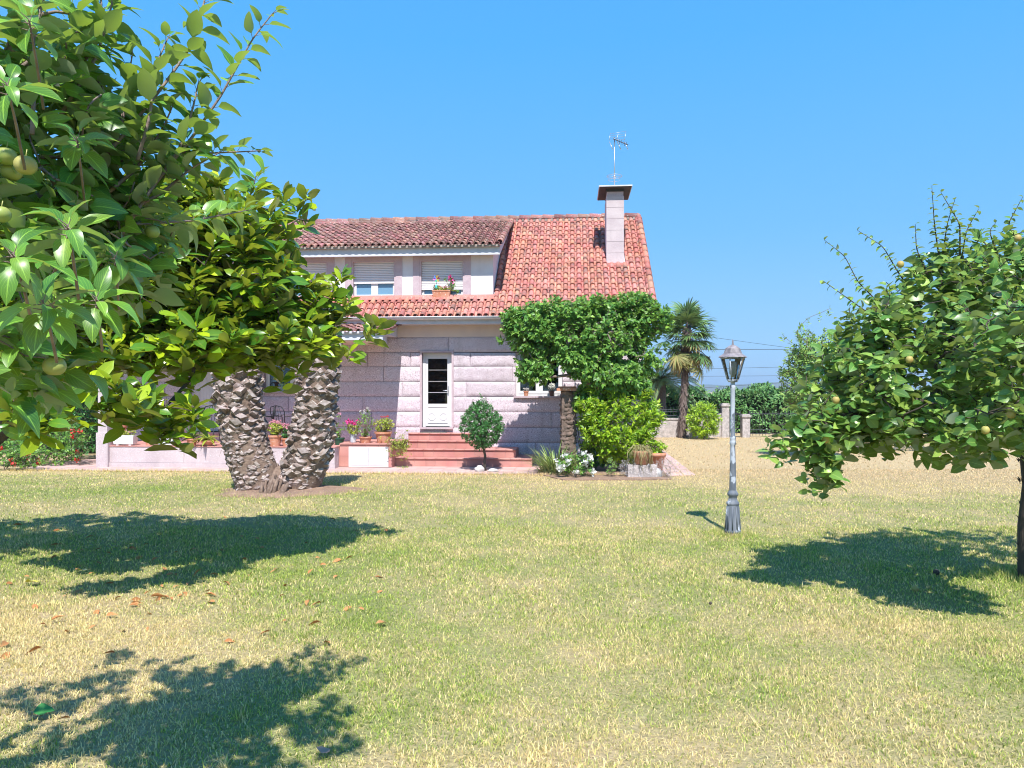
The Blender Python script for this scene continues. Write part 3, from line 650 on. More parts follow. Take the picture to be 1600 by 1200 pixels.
# front door
def door(o, glassy=True):
    u0, u1, z0, z1 = o; v = .1; f = MB(); t = .075
    f.box(u0, u0+t, v, v+.07, z0, z1); f.box(u1-t, u1, v, v+.07, z0, z1); f.box(u0+t, u1-t, v, v+.07, z1-t*1.4, z1)
    fo = f.build('door_frame', white, house)
    d = MB(); a, b = u0+t+.003, u1-t-.003; top = z1-t*1.4-.003; s_ = .055
    if glassy:
        zg = Hz(631, 680, 0)
        d.box(a, b, v+.01, v+.055, z0+.02, zg); d.box(a, a+s_, v+.01, v+.055, zg, top); d.box(b-s_, b, v+.01, v+.055, zg, top); d.box(a+s_, b-s_, v+.01, v+.055, top-s_*.8, top)
    else: d.box(a, b, v+.01, v+.055, z0+.02, top); zg = top
    do = d.build('door', white, house)
    if glassy:
        g = MB(); g.box(a+s_, b-s_, v+.03, v+.036, zg, top-s_*.8); g.build('pane', glass_m, do)
        H = top-s_*.8-zg
        for k in range(1, 4): g = MB(); g.box(a+s_, b-s_, v+.02, v+.028, zg+H*k/4-.004, zg+H*k/4+.004); g.build('glazing_bar', white, do)
        g = MB(); g.tube([(b-.03, v+.01, 1.83), (b-.03, v-.05, 1.83), (b-.16, v-.05, 1.83)], .012); g.box(b-.045, b-.015, v+.004, v+.012, 1.7, 1.95); g.build('handle', galv, do)
    g = MB()
    def octo(cx, cz, r, w_=.012):
        for k in range(8):
            A = [(cx+rr*math.cos(R(22.5+45*(k+q))), v-.002 if rr != r else v+.004, cz+rr*math.sin(R(22.5+45*(k+q)))) for rr in (r, r-w_, r-2*w_) for q in (0, 1)]
            g.add(A, [(0, 1, 3, 2), (2, 3, 5, 4)])
    if glassy:
        zc_ = (z0+zg)/2-.03
        for cc in ((a+b)/2-.15, (a+b)/2+.15): octo(cc, zc_, .11)
        w_ = .012
        for zz in (z0+.1, zg-.09): g.box(a+.06, b-.06, v-.004, v+.012, zz, zz+w_)
        for uu in (a+.05, b-.062): g.box(uu, uu+w_, v-.004, v+.012, z0+.1, zg-.078)
    else:
        for zz in (z0+.55, z0+1.45): octo((a+b)/2, zz, .13); octo((a+b)/2, zz, .07)
        for uu in (a+.12, b-.132): g.box(uu, uu+.012, v-.004, v+.012, z0+.2, top-.2)
        for k in range(1, 10): g.box(a+(b-a)*k/10-.002, a+(b-a)*k/10+.002, v+.004, v+.012, z0+.05, top-.05)
    g.build('moulding', white, do)
    r_ = MB(); r_.box(u0-.05, u0, -.045, v+.1, z0, z1+.05); r_.box(u1, u1+.05, -.045, v+.1, z0, z1+.05); r_.box(u0, u1, -.043, v+.1, z1, z1+.048); r_.box(u0-.04, u1+.04, -.1, v+.1, z0-.045, z0)
    r_.build('door_surround', trim, fo)
door(DOOR); door(LDOOR, False)
# canopy over the veranda
cf = -1.75; c1f = Hu(598, cf); c1b = Hu(606, 0); cz = Hz(531, 598, cf); mb = MB(); clx = UL-.2
mb.prism([(clx, cf), (c1f, cf), (c1b, -.03), (clx, -.03)], cz, cz+.16, 2)
mb.build('canopy', fascia_m, house)
mb = MB(); tiles(mb, clx, c1f+.06, cf-.06, cz+.17, -.02, cz+.50, .33)
mb.prism([(clx, cf), (c1f, cf), (c1b, -.03), (clx, -.03)], cz+.16, cz+.185, 2, 1); mb.box(clx, c1f+.05, cf-.055, cf-.004, cz+.15, cz+.205, 1)
mb.prism([(cf, cz+.18), (-.03, cz+.48), (-.03, cz+.18)], clx, c1f-.05, 0, 1)
mb.build('canopy_roof', [tile_old, fascia_m], house)
mb = MB(); mb.prism([(clx+.02, cf+.02), (c1f-.02, cf+.02), (c1b-.02, -.04), (clx+.02, -.04)], cz-.012, cz, 2); mb.build('canopy_ceiling', cream, house)
# veranda
vf = -1.95; VU0 = Hu(157, vf); VU1 = Hu(523, vf); vtop = Hz(697, 300, vf); BXF = -1.62
mb = MB()
for a in np.arange(VU0, VU1, 2.05):
    b = min(a+2.05, VU1); mb.box(a+.003, b-.003, vf, vf+.2, .12, vtop-.02)
mb.box(VU0+.01, VU1-.008, vf+.01, vf+.19, 0, vtop-.03, 1); mb.box(VU0-.02, VU1+.01, vf-.02, vf+.2, 0, .115)
for a, b in ((VU1-.2, VU1),): mb.box(a, b, vf+.205, BXF-.003, 0, vtop-.02)
mb.build('veranda_wall', [granite_pale, joint], house)
mb = MB()
def paved(mb, u0, u1, v0, v1, z, su=.3, sv=.3, th=.02, g=.006):
    nu, nv = max(1, round((u1-u0)/su)), max(1, round((v1-v0)/sv)); du, dv = (u1-u0)/nu, (v1-v0)/nv
    for i in range(nu):
        for j in range(nv): 
            e = random.uniform(-.0015, .0015)
            mb.box(u0+i*du+g/2, u0+(i+1)*du-g/2, v0+j*dv+g/2, v0+(j+1)*dv-g/2, z-th, z+e)
paved(mb, VU0, VU1+.02, vf-.02, 0, vtop)
mb.box(VU0+.02, VU1-.01, vf+.21, -.001, .0, vtop-.022, 1)
mb.build('veranda_floor', [terra, joint], house)
mb = MB(); pf = vf-.05; a, b = Hu(153, pf), Hu(167.5, pf); zz = Hz(676, 160, pf)
mb.box(a-.03, b+.03, pf-.03, pf+.33, 0, zz); mb.box(a, b, pf, pf+.3, zz+.0, cz); mb.build('pillar', granite_pale, house)
# meter box / cupboard block
B0, B1 = VU1+.0, Hu(612, BXF); bt = Hz(692.5, 570, BXF)
mb = MB(); mb.box(B0+.01, B1, BXF+.012, -.05, 0, bt-.03, 1)
u = B0+.005
nz_ = 2; hh = (bt-.03)/nz_
CB = (Hu(545, BXF), Hu(607, BXF), Hz(729.5, 570, BXF), Hz(698, 570, BXF))
rr_ = [(B0+i*(B1-B0)/4, B0+(i+1)*(B1-B0)/4, j*hh, (j+1)*hh) for i in range(4) for j in range(nz_)]; rs = rr_
rs = subtract(rs, CB)
for (a, b, c, d) in rs: mb.box(a+.003, b-.003, BXF, BXF+.012, c+.003, d-.003)
for j in range(nz_):
    for q in range(4): mb.box(B1, B1+.012, BXF+.02+q*.38, BXF+.37+q*.38, j*hh+.003, (j+1)*hh-.003)
paved(mb, B0+.02, B1+.03, BXF-.03, -.05, bt, .3, .3, .03)
mb.build('cupboard_block', [terra, joint], house)
mb = MB(); t = .035; a, b, c, d = CB
mb.box(a, b, BXF-.012, BXF, c, c+t); mb.box(a, b, BXF-.012, BXF, d-t, d); mb.box(a, a+t, BXF-.012, BXF, c+t, d-t); mb.box(b-t, b, BXF-.012, BXF, c+t, d-t)
cfr = mb.build('cupboard_frame', white, house)
for (p0, p1) in ((a+t+.002, (a+b)/2-.003), ((a+b)/2+.003, b-t-.002)):
    mb = MB(); mb.box(p0, p1, BXF-.018, BXF, c+t+.002, d-t-.002)
    n = 9
    for q in range(n): mb.box(p0+.03, p1-.03, BXF-.022, BXF-.017, c+t+.03+q*(d-c-2*t-.06)/n, c+t+.03+(q+.6)*(d-c-2*t-.06)/n)
    mb.build('cupboard_door', white, cfr)
# steps
SV = -1.30; ST = [(.215, SV, Hu(615, SV), Hu(831, SV)), (.405, SV+.3, Hu(630, SV+.3), Hu(806, SV+.3)), (.59, SV+.6, Hu(637, SV+.6), Hu(745, SV+.6)), (.76, SV+.9, Hu(638, SV+.9), Hu(738, SV+.9))]
mb = MB(); zp = 0
for (z, v0, u0, u1) in ST:
    n = max(1, round((u1-u0)/.25)); du = (u1-u0)/n
    mb.box(u0+.01, u1-.01, v0+.014, -.05, 0 if zp == 0 else zp-.02, z-.025, 1)
    for i in range(n): mb.box(u0+i*du+.002, u0+(i+1)*du-.002, v0, v0+.014, zp+.003, z-.03)
    for uu, s_ in ((u0, 1), (u1, -1)):
        nn_ = max(1, round((-v0-.06)/.25)); dv = (-v0-.06)/nn_
        for q in range(nn_): mb.box(min(uu, uu+.01*s_), max(uu, uu+.01*s_), v0+.016+q*dv, v0+.01+(q+1)*dv, zp+.003, z-.03)
    for i in range(n):
        a, b = u0+i*du+.002, u0+(i+1)*du-.002
        mb.box(a, b, v0-.018, v0+.3, z-.03, z)
        mb.tube([(a, v0-.018, z-.015), (b, v0-.018, z-.015)], .0145, 6)
    paved(mb, u0, u1, v0+.302, -.055, z-.001, .25, .3, .02)
    zp = z
mb.build('steps', [terra, joint], house)
# mat on landing
mb = MB(); mb.box(DOOR[0]+.02, DOOR[1]-.1, -.36, -.02, .764, .775); mt = mb.build('doormat', M('mat', (.25, .2, .17), .95, (.15, .12, .1), 30)); mt.location = tuple(HO); mt.rotation_euler.z = -HR
tag(mt, 'flat brown doormat on the top step in front of the glazed door', 'doormat')
# paving apron
mb = MB(); 
paved(mb, -11.3, 3.5, PAVE_F, 0, .012, .33, .33, .05)
mb.box(-11.32, 3.52, PAVE_F-.02, 0, -.05, -.0, 1)
po = mb.build('paving', [terra_path, joint]); po.location = tuple(HO); po.rotation_euler.z = -HR
tag(po, 'strip of pinkish terracotta paving running along the foot of the house', None, kind='structure')
# side path going back to the right of the flower bed
mb = MB(); pa = [G(1010, 745)[:2], G(1088, 743)[:2], G(1022, 693)[:2], G(1000, 693)[:2]]
A, B, C, D_ = [np.array([*p, 0]) for p in pa]
for i in range(16):
    for j in range(4):
        f = lambda s, t: (A*(1-t)+B*t)*(1-s)+(D_*(1-t)+C*t)*s
        s0, s1, t0, t1 = i/16+.002, (i+1)/16-.002, j/4+.012, (j+1)/4-.012
        q = [f(s0, t0), f(s0, t1), f(s1, t1), f(s1, t0)]; z = .008+random.uniform(0, .004)
        mb.prism([p[:2] for p in q], -.02, z, 2)
tag(mb.build('side_path', terra_path), 'path of pale pink pavers leading back past the right corner of the house', None, kind='structure')

# antenna on the chimney
ap = HW((CHU0+CHU1)/2+.0, CHV+.35, capz+.035)
ant = empty('tv_antenna', ap, 'thin metal television antenna with grid reflector on top of the chimney', 'antenna')
def W2(px, py): return P(px, py, ap[1])-ap
mb = MB(); top = W2(961, 216); mb.tube([(0, 0, 0), (0, 0, top[2])], .016, 6); mb.build('mast', galv, ant)
mb = MB(); rc = W2(961, 277)[2]
mb.tube([(.21*math.cos(t), .21*math.sin(t), rc+.03) for t in np.linspace(0, 2*np.pi, 25)], .007, 5); mb.tube([(.17*math.cos(t), .17*math.sin(t), rc-.07) for t in np.linspace(.3, 1.8*np.pi, 20)], .006, 5); mb.tube([(-.2, 0, rc+.03), (.2, 0, rc+.03)], .006, 5); mb.sphere((0, 0, rc+.02), .04)
mb.build('ring_dipole', galv, ant)
mb = MB(); tz = top[2]-.02
mb.tube([(-.03, 0, tz), (.32, -.35, tz-.28)], .014, 5, 0)
for k in range(6):
    t = (k+.5)/6; c = np.array([-.03+.35*t, -.35*t, tz-.28*t]); mb.tube([c+[0, .06, .09], c-[0, .06, .09]], .006, 4)
mb.build('boom', iron_grey, ant)
mb = MB()
for (a, b) in (((-.14, .0), (-.1, .2)), ((.08, .0), (.12, .23)), ((.28, -.0), (.34, .26))):
    mb.tube([(a[0], .03, tz+a[1]-.02), (b[0], .12, tz+b[1])], .006, 4)
    mb.tube([(a[0]+.0, .0, tz-.08), (a[0]+.08, -.1, tz-.32)], .013, 4)
for q in range(4):
    f = q/3; mb.tube([(-.14+.04*f, .03+.09*f, tz+.2*f-.02), (.1+.02*f, .03+.09*f, tz+.22*f), (.28+.06*f, .03+.09*f, tz+.26*f)], .004, 4)
mb.build('grid_reflector', galv, ant)

# ------------------------------------------------------------------ plants
def ell(c, r, n, shell=.55):
    d = rv(n); rad = (shell+(1-shell)*rng.uniform(0, 1, n)**.6)
    rad = np.where(rng.uniform(0, 1, n) < .72, rad, rng.uniform(.15, 1, n)**.5)
    return np.asarray(c)+d*rad[:, None]*np.asarray(r)
def skeleton(nodes, parents, targets, step=.35, jit=.05, up=0.):
    """attach every target to the nearest node by a curved path; returns nodes,parents,tip ids"""
    X = list(map(np.array, nodes)); Pn = list(parents); tips = []
    cap = len(targets)*8+len(X)+10; A = np.zeros((cap, 3)); A[:len(X)] = X; n = len(X)
    base = np.array(nodes); order = np.argsort([np.min(np.linalg.norm(base-t, axis=1)) for t in targets])
    for oi in order:
        t = targets[oi]; d = np.linalg.norm(A[:n]-t, axis=1)+.25*np.clip(A[:n, 2]-t[2], 0, 9)
        k = int(np.argmin(d)); L = np.linalg.norm(A[k]-t); m = max(2, min(7, int(L/step)+1)); prev = k
        g = A[k]-A[Pn[k]] if Pn[k] >= 0 else np.array([0, 0, 1.]); g = g/(np.linalg.norm(g)+1e-6)*L*.3
        for q in range(1, m+1):
            s = q/m; p = A[k]*(1-s)+t*s+g*s*(1-s)*1.2+np.array([0, 0, up*L*s*(1-s)])
            if q < m: p = p+rng.normal(size=3)*jit*min(L, .8)
            A[n] = p; Pn.append(prev); prev = n; n += 1
        tips.append((oi, prev))
    return A[:n], np.array(Pn), dict(tips)
def limbs(mb, A, Pn, r0=.004, ex=2.3, seg=5, m=0, rmax=9, nbase=0):
    n = len(A); cnt = np.ones(n)*0
    ch = np.zeros(n, int)
    for i in range(n):
        if Pn[i] >= 0: ch[Pn[i]] += 1
    cnt[ch == 0] = 1
    for i in range(n-1, -1, -1):
        if Pn[i] >= 0: cnt[Pn[i]] += cnt[i]
    rad = np.minimum(r0*cnt**(1/ex), rmax)
    idx = np.array([i for i in range(n) if Pn[i] >= 0 and i >= nbase])
    mb.cones(A[Pn[idx]], A[idx], np.minimum(rad[Pn[idx]], rad[idx]*1.35), rad[idx], seg, m)
def twigs(mb, T, D, n, tl, L, W, ang=(45, 75), droop=.25, upn=.8, rows=3, fold=.3, bend=.3, kind='oval', wave=0., m=0, jl=.38, pet=.0, lastfull=0.5):
    k = len(T); D = nrm(D); ref = rv(k); a = nrm(np.cross(D, ref)); b = np.cross(D, a)
    PP, DD, NN, LL = [], [], [], []
    ph = rng.uniform(0, 6.28, k)
    for q in range(n):
        s = (q+rng.uniform(0, .8, k))/n; pos = T-D*(tl*(1-s))[:, None]
        th = ph+q*2.4+rng.normal(size=k)*.3; rad = np.cos(th)[:, None]*a+np.sin(th)[:, None]*b
        an = np.radians(rng.uniform(ang[0], ang[1], k))*(1-.35*s)
        d = D*np.cos(an)[:, None]+rad*np.sin(an)[:, None]+np.array([0, 0, -1])*(droop*rng.uniform(.3, 1.5, k))[:, None]
        nn_ = np.array([0, -.45*upn, .85*upn])+rv(k)*.6+rad*(-.15)+D*.2
        PP.append(pos); DD.append(nrm(d)); NN.append(nn_); LL.append(L*rng.uniform(1-jl, 1+jl, k)*(1-.25*s))
    PP, DD, NN, LL = map(np.concatenate, (PP, DD, NN, LL))
    mb.leaves(PP, DD, NN, LL, LL*W, rows, fold*rng.uniform(.5, 1.5, len(LL)), bend*rng.uniform(.2, 1.8, len(LL)), kind, m, wave, pet)
def keepbox(T, f): return T[[f(t) for t in T]]

# --- magnolia (middle distance, left)
root = P(-60, 800, 8.2); root[2] = 0
mag = empty('magnolia_tree', root, 'spreading magnolia with glossy dark and yellow-green leaves between the lawn and the veranda', 'tree')
def rel(V): return V-root
lim = [root, root+[.05, 0, .6], root+[.2, -.1, 1.15], P(20, 655, 7.9), P(110, 560, 7.7), P(220, 500, 7.7), P(330, 470, 7.8), P(430, 450, 8.)]
n0 = [np.array(x) for x in lim]; p0 = [-1, 0, 1, 2, 3, 4, 5, 6]
n0 += [P(-60, 560, 7.6), P(-60, 420, 7.4), P(60, 420, 7.2), P(200, 400, 7.3), P(-150, 500, 8)]; p0 += [3, 8, 9, 10, 8]
T = np.concatenate([ell(P(315, 420, 7.7), (.98, 1.0, .92), 290), ell(P(150, 415, 7.3), (1.25, 1.1, .9), 290), ell(P(-80, 415, 7.6), (1.5, 1.4, 1.0), 240),
    ell(P(462, 480, 8.05), (.52, .45, .42), 78), ell(P(405, 515, 7.6), (.7, .6, .34), 100), ell(P(250, 530, 7.0), (.85, .6, .25), 90), ell(P(200, 625, 6.3), (.28, .25, .14), 9), ell(P(265, 640, 6.6), (.28, .25, .22), 10), ell(P(60, 640, 5.9), (.3, .25, .12), 8), ell(P(240, 340, 7.6), (.8, .7, .45), 70), ell(P(60, 550, 6.6), (.8, .5, .25), 50),
    np.array([P(x, y, Y) for x, y, Y in ((578, 518, 8), (548, 545, 8.1), (590, 505, 8.1), (535, 425, 8.1), (545, 470, 8.1), (520, 560, 8), (470, 565, 7.9), (440, 590, 7.7), (480, 300, 8), (460, 320, 7.9), (440, 300, 7.8), (400, 275, 7.8), (480, 345, 8), (395, 290, 7.6), (430, 330, 7.7), (180, 600, 6.0), (215, 625, 6.0), (165, 640, 6.1), (285, 680, 6.6), (250, 670, 6.6), (310, 640, 6.7), (300, 590, 6.9), (75, 655, 5.8), (40, 660, 5.8), (60, 620, 5.8), (140, 590, 6.0))])])
A, Pn, tips = skeleton(n0, p0, T, .4, .06, .1)
mb = MB(); limbs(mb, A, Pn, .0055, 2.35, 6, nbase=1, rmax=.085)
Ts = np.array([A[tips[i]] for i in range(len(T))]); Dd = nrm(np.array([A[tips[i]]-A[Pn[tips[i]]] for i in range(len(T))])+np.array([0, 0, .25]))
lp = np.array(lim[:8]); mb.tube(np.concatenate([lp[:1]-[0, 0, .1], lp]), [.2, .17, .14, .13, .11, .085, .07, .05, .03], 10)
mb.build('trunk', bark, mag, rel)
mb = MB(); twigs(mb, Ts, Dd, 12, .15, .225, .40, (35, 100), .14, .38, 4, .25, .22, 'obov', .03)
mb.build('crown', m_magn, mag, rel)

# --- near apple tree (upper left)
root = np.array([-3.1, 2.3, 0.])
app = empty('apple_tree', root, 'apple tree close to the camera with long upright shoots, broad leaves and green apples', 'tree')
n0 = [root, root+[.05, 0, .9], root+[.2, .05, 1.5], P(-250, 560, 2.4), P(-120, 400, 2.4), P(0, 330, 2.4), P(90, 300, 2.5), P(150, 300, 2.6), P(-60, 200, 2.5), P(20, 80, 2.5)]
p0 = [-1, 0, 1, 2, 3, 4, 5, 6, 4, 8]
shoots = [[(190, 365, 2.6), (240, 290, 2.68), (300, 215, 2.75), (345, 150, 2.8), (395, 60, 2.82), (425, 22, 2.84)],
          [(150, 260, 2.6), (215, 185, 2.65), (262, 125, 2.7), (300, 70, 2.75), (320, 0, 2.8), (330, -60, 2.8)],
          [(60, 245, 2.5), (140, 245, 2.6), (220, 232, 2.7), (310, 240, 2.8), (400, 236, 2.9)],
          [(50, 210, 2.3), (54, 130, 2.3), (52, 60, 2.3), (74, -20, 2.3)],
          [(95, 180, 2.5), (150, 90, 2.55), (172, 20, 2.6), (185, -50, 2.6)],
          [(60, 470, 2.3), (80, 440, 2.2), (110, 360, 2.0)], [(40, 520, 2.2), (75, 500, 2.1), (85, 470, 1.95)],
          [(190, 200, 2.6), (195, 150, 2.65), (207, 85, 2.65)], [(120, 330, 2.5), (160, 420, 2.6), (230, 470, 2.8)], [(30, 560, 2.5), (70, 590, 2.6), (90, 620, 2.7)],
          [(200, 350, 2.7), (300, 345, 3.2), (390, 328, 3.6)],
          [(200, 330, 2.65), (255, 300, 2.7), (300, 262, 2.75), (340, 240, 2.8)], [(170, 300, 2.6), (215, 262, 2.65), (255, 200, 2.7), (270, 165, 2.7)],
          [(240, 290, 2.7), (280, 235, 2.72), (300, 175, 2.75), (310, 130, 2.8)], [(120, 120, 2.55), (150, 60, 2.6), (160, 10, 2.6), (150, -50, 2.6)],
          [(215, 250, 2.6), (235, 180, 2.6), (240, 110, 2.65), (262, 60, 2.7)]]
rosettes = [(105, 352, 1.55), (66, 470, 1.6), (20, 395, 1.5), (150, 465, 1.9), (10, 130, 1.7), (120, 215, 2.1), (45, 30, 1.8), (180, 400, 2.1)]
mb = MB(); lb = MB(); allP, allD, LLs = [], [], []
for sh in shoots:
    pts = np.array([P(*s) for s in sh]); d = np.concatenate([[0], np.cumsum(np.linalg.norm(np.diff(pts, axis=0), axis=1))])
    m = int(d[-1]/.018)+2; s = np.linspace(0, d[-1], m); C = np.stack([np.interp(s, d, pts[:, k]) for k in range(3)], -1)
    for _ in range(3): C[1:-1] = (C[:-2]+C[1:-1]*2+C[2:])/4
    mb.tube(C, np.linspace(.0075, .0022, m), 6)
    i = 2; ph = random.random()*6
    while i < m-1:
        dd = nrm(C[min(i+1, m-1)]-C[i-1]); a = nrm(np.cross(dd, [0.3, .2, 1])); b = np.cross(dd, a); ph += 2.4+random.gauss(0, .3)
        r = a*math.cos(ph)+b*math.sin(ph); fr = i/m
        allP.append(C[i]); allD.append(dd*.6+r*.8+[0, 0, .1]); LLs.append((.108-.04*fr**3)*random.uniform(.8, 1.2)); i += random.choice([1, 1, 1, 2])
    for q in range(3): allP.append(C[-1]); allD.append(nrm(dd+rv(1)[0]*.5)); LLs.append(.05)
for ro in rosettes:
    p_ = P(*ro); q_ = p_+np.array([-.12, .25, -.12]); ax = nrm(p_-q_+[0, 0, .05]); mb.tube([q_, (p_+q_)/2+[0, 0, .01], p_], [.004, .0035, .0025], 5); a = nrm(np.cross(ax, [.3, .2, 1])); b = np.cross(ax, a)
    for k in range(11):
        th = k*2.4; r_ = a*math.cos(th)+b*math.sin(th); allP.append(p_-ax*.004*k); allD.append(r_*.9+ax*(.55-.05*k)); LLs.append(.10*random.uniform(.75, 1.15)*(1 if k > 2 else .7))
allP, allD, LLs = np.array(allP), nrm(np.array(allD)), np.array(LLs)
# petioles
pe = allP+allD*.02; mb.cones(allP, pe, np.full(len(pe), .0014), np.full(len(pe), .001), 4)
lb.leaves(pe, allD+[0, 0, -.15], np.array([0, -.1, 1.])+rv(len(pe))*.45, LLs, LLs*.52, 6, .35, rng.uniform(.1, .6, len(pe)), 'apple', 0, .05)
T = np.concatenate([ell(P(20, 250, 2.5), (.42, .42, .52), 150, .4), ell(np.array([-2.2, 2.5, 2.75]), (.75, .7, .85), 100, .2), ell(P(150, 330, 2.75), (.28, .3, .32), 60, .3), ell(P(60, 60, 2.6), (.32, .3, .3), 46, .3), ell(P(20, 500, 2.4), (.24, .3, .14), 24, .3), ell(P(180, 180, 2.8), (.2, .2, .25), 22, .3)])
T = T[T[:, 1] > 1.75]; pxx = 800+T[:, 0]/T[:, 1]*F_PX; T = T[pxx < 330]; T = T[rng.uniform(0, 1, len(T)) < .82]; T = np.concatenate([T, ell(np.array([-1.15, 1.7, 3.5]), (.6, .45, .28), 52, .2)])
A, Pn, tips = skeleton(n0, p0, T, .2, .05, .15)
limbs(mb, A, Pn, .003, 2.25, 5, nbase=1, rmax=.05)
Ts = np.array([A[tips[i]] for i in range(len(T))]); Dd = nrm(np.array([A[tips[i]]-A[Pn[tips[i]]] for i in range(len(T))])+np.array([.1, 0, .5]))
twigs(lb, Ts, Dd, 8, .16, .105, .56, (40, 100), .3, .42, 5, .3, .4, 'apple', .05)
mb.tube([root-[0, 0, .1], root+[.02, 0, .5], root+[.08, 0, 1.1], root+[.3, .05, 1.6], P(-250, 520, 2.4), P(-120, 400, 2.4)], [.1, .085, .075, .06, .045, .03], 10)
rel = lambda V: V-root
mb.build('trunk', twig_m, app, rel); lb.build('crown', m_apple, app, rel)
def fruit(parent, name, p, r, mat, off, squash=.92):
    g = MB(); g.lathe([(max(1e-4, r*math.sin(math.pi*i/12)*(1 if i else .01)), -r*squash*math.cos(math.pi*i/12)*(1-.25*math.exp(-((i-12)/1.2)**2)-.12*math.exp(-(i/1.2)**2))) for i in range(13)], p-off, 18)
    g.tube([p-off+[0, 0, r*.6], p-off+[.004, 0, r*1.5]], .0015, 5)
    return g.build(name, mat, parent)
for (x, y, Y, r) in ((10, 244, 2.16, .028), (40, 258, 2.13, .03), (18, 268, 2.2, .029), (2, 335, 2.0, .024), (85, 572, 2.35, .034), (60, 355+200, 2.5, .03), (238, 362, 2.72, .026), (85, 478, 2.5, .03)):
    fruit(app, 'apple', P(x, y, Y), r, apple_f, root)

# --- quince tree (right)
root = np.array([5.0, 7.28, 0.])
qu = empty('quince_tree', root, 'broad quince tree with dark scaly trunk and yellow fruit at the right edge', 'tree')
rel = lambda V: V-root
n0 = [root, root+[-.03, 0, .5], root+[.02, 0, 1.0], root+[-.03, -.05, 1.35], P(1545, 620, 7.0), P(1480, 560, 6.8), P(1420, 540, 6.7), P(1600, 520, 6.9), P(1590, 440, 6.9), P(1620, 640, 6.0), P(1700, 560, 7.0), P(1400, 640, 6.6), P(1330, 650, 6.5), P(1500, 450, 6.8)]
p0 = [-1, 0, 1, 2, 3, 4, 5, 3, 7, 3, 3, 4, 11, 5]
T = np.concatenate([ell(P(1450, 560, 6.6), (.95, .95, .62), 185, .3), ell(P(1560, 500, 6.8), (.85, 1.1, .85), 185, .3), ell(P(1700, 500, 6.9), (1.3, 1.3, 1.0), 240), ell(P(1600, 560, 5.5), (.5, .7, .55), 110, .4), ell(P(1350, 600, 6.6), (.5, .5, .45), 110, .3), ell(P(1270, 660, 6.4), (.3, .3, .2), 40, .2), ell(P(1290, 700, 6.4), (.18, .2, .2), 22, .2), ell(P(1490, 650, 6.0), (.6, .9, .22), 70, .3), ell(P(1440, 650, 6.6), (.9, .7, .25), 80, .3),
    ell(P(1480, 425, 6.7), (.42, .4, .32), 52, .2), ell(P(1375, 490, 6.7), (.4, .35, .3), 42, .2), ell(P(1570, 410, 6.8), (.4, .4, .3), 46, .2),
    np.array([P(x, y, Y) for x, y, Y in ((1200, 682, 6.5), (1215, 665, 6.5), (1235, 650, 6.5), (1225, 690, 6.4), (1260, 735, 6.4), (1275, 742, 6.4), (1300, 700, 6.4), (1285, 560, 6.8), (1260, 600, 6.7), (1390, 450, 6.8), (1430, 400, 6.8), (1530, 400, 6.8), (1580, 380, 6.7))])])
A, Pn, tips = skeleton(n0, p0, T, .3, .06, .12)
mb = MB(); limbs(mb, A, Pn, .0036, 2.3, 5, nbase=1, rmax=.055)
mb.tube([root+[.06, 0, -.08], root+[.02, 0, .1], root+[-.01, 0, .5], root+[.03, 0, .9], root+[.0, 0, 1.2], P(1560, 640, 7.1), P(1545, 620, 7.)], [.15, .125, .1, .095, .095, .07, .05], 12)
mb.tube([root+[0, 0, 1.1], P(1600, 560, 7), P(1595, 470, 6.9)], [.06, .045, .02], 8); mb.tube([root+[0, 0, 1.15], P(1640, 640, 6.5), P(1680, 580, 6)], [.05, .04, .02], 8)
for q in range(50):      # flaking bark
    z = random.uniform(.05, 1.15); a = random.uniform(0, 6.28); r = .1+.05*max(0, .3-z); c = root+[r*math.cos(a), r*math.sin(a), z]
    mb.leaves(np.array([c]), np.array([[math.cos(a)*.3, math.sin(a)*.3, 1]]), np.array([[math.cos(a), math.sin(a), .2]]), .07, .03, 2, 0, -.25, 'oval')
Ts = np.array([A[tips[i]] for i in range(len(T))]); Dd = nrm(np.array([A[tips[i]]-A[Pn[tips[i]]] for i in range(len(T))])+np.array([0, 0, .4]))
lb = MB(); twigs(lb, Ts, Dd, 9, .2, .118, .64, (40, 100), .3, .42, 4, .25, .3, 'apple', .03)
sh2 = [[(1420, 520, 6.8), (1340, 440, 6.8), (1320, 400, 6.8), (1288, 375, 6.8)], [(1400, 520, 6.7), (1330, 470, 6.7), (1285, 438, 6.7)], [(1470, 420, 6.8), (1460, 350, 6.8), (1456, 290, 6.8)], [(1470, 420, 6.8), (1480, 350, 6.8), (1492, 312, 6.8)], [(1500, 420, 6.8), (1510, 360, 6.8), (1530, 325, 6.8)], [(1590, 400, 6.8), (1575, 350, 6.8), (1598, 308, 6.8)], [(1440, 480, 6.8), (1400, 420, 6.8), (1380, 385, 6.8), (1340, 360, 6.8)], [(1560, 400, 6.7), (1545, 360, 6.7), (1556, 348, 6.7)], [(1450, 430, 6.7), (1432, 390, 6.7), (1430, 350, 6.7)], [(1500, 400, 6.7), (1500, 350, 6.7), (1470, 300, 6.8)]]
ap_, ad_, al_ = [], [], []
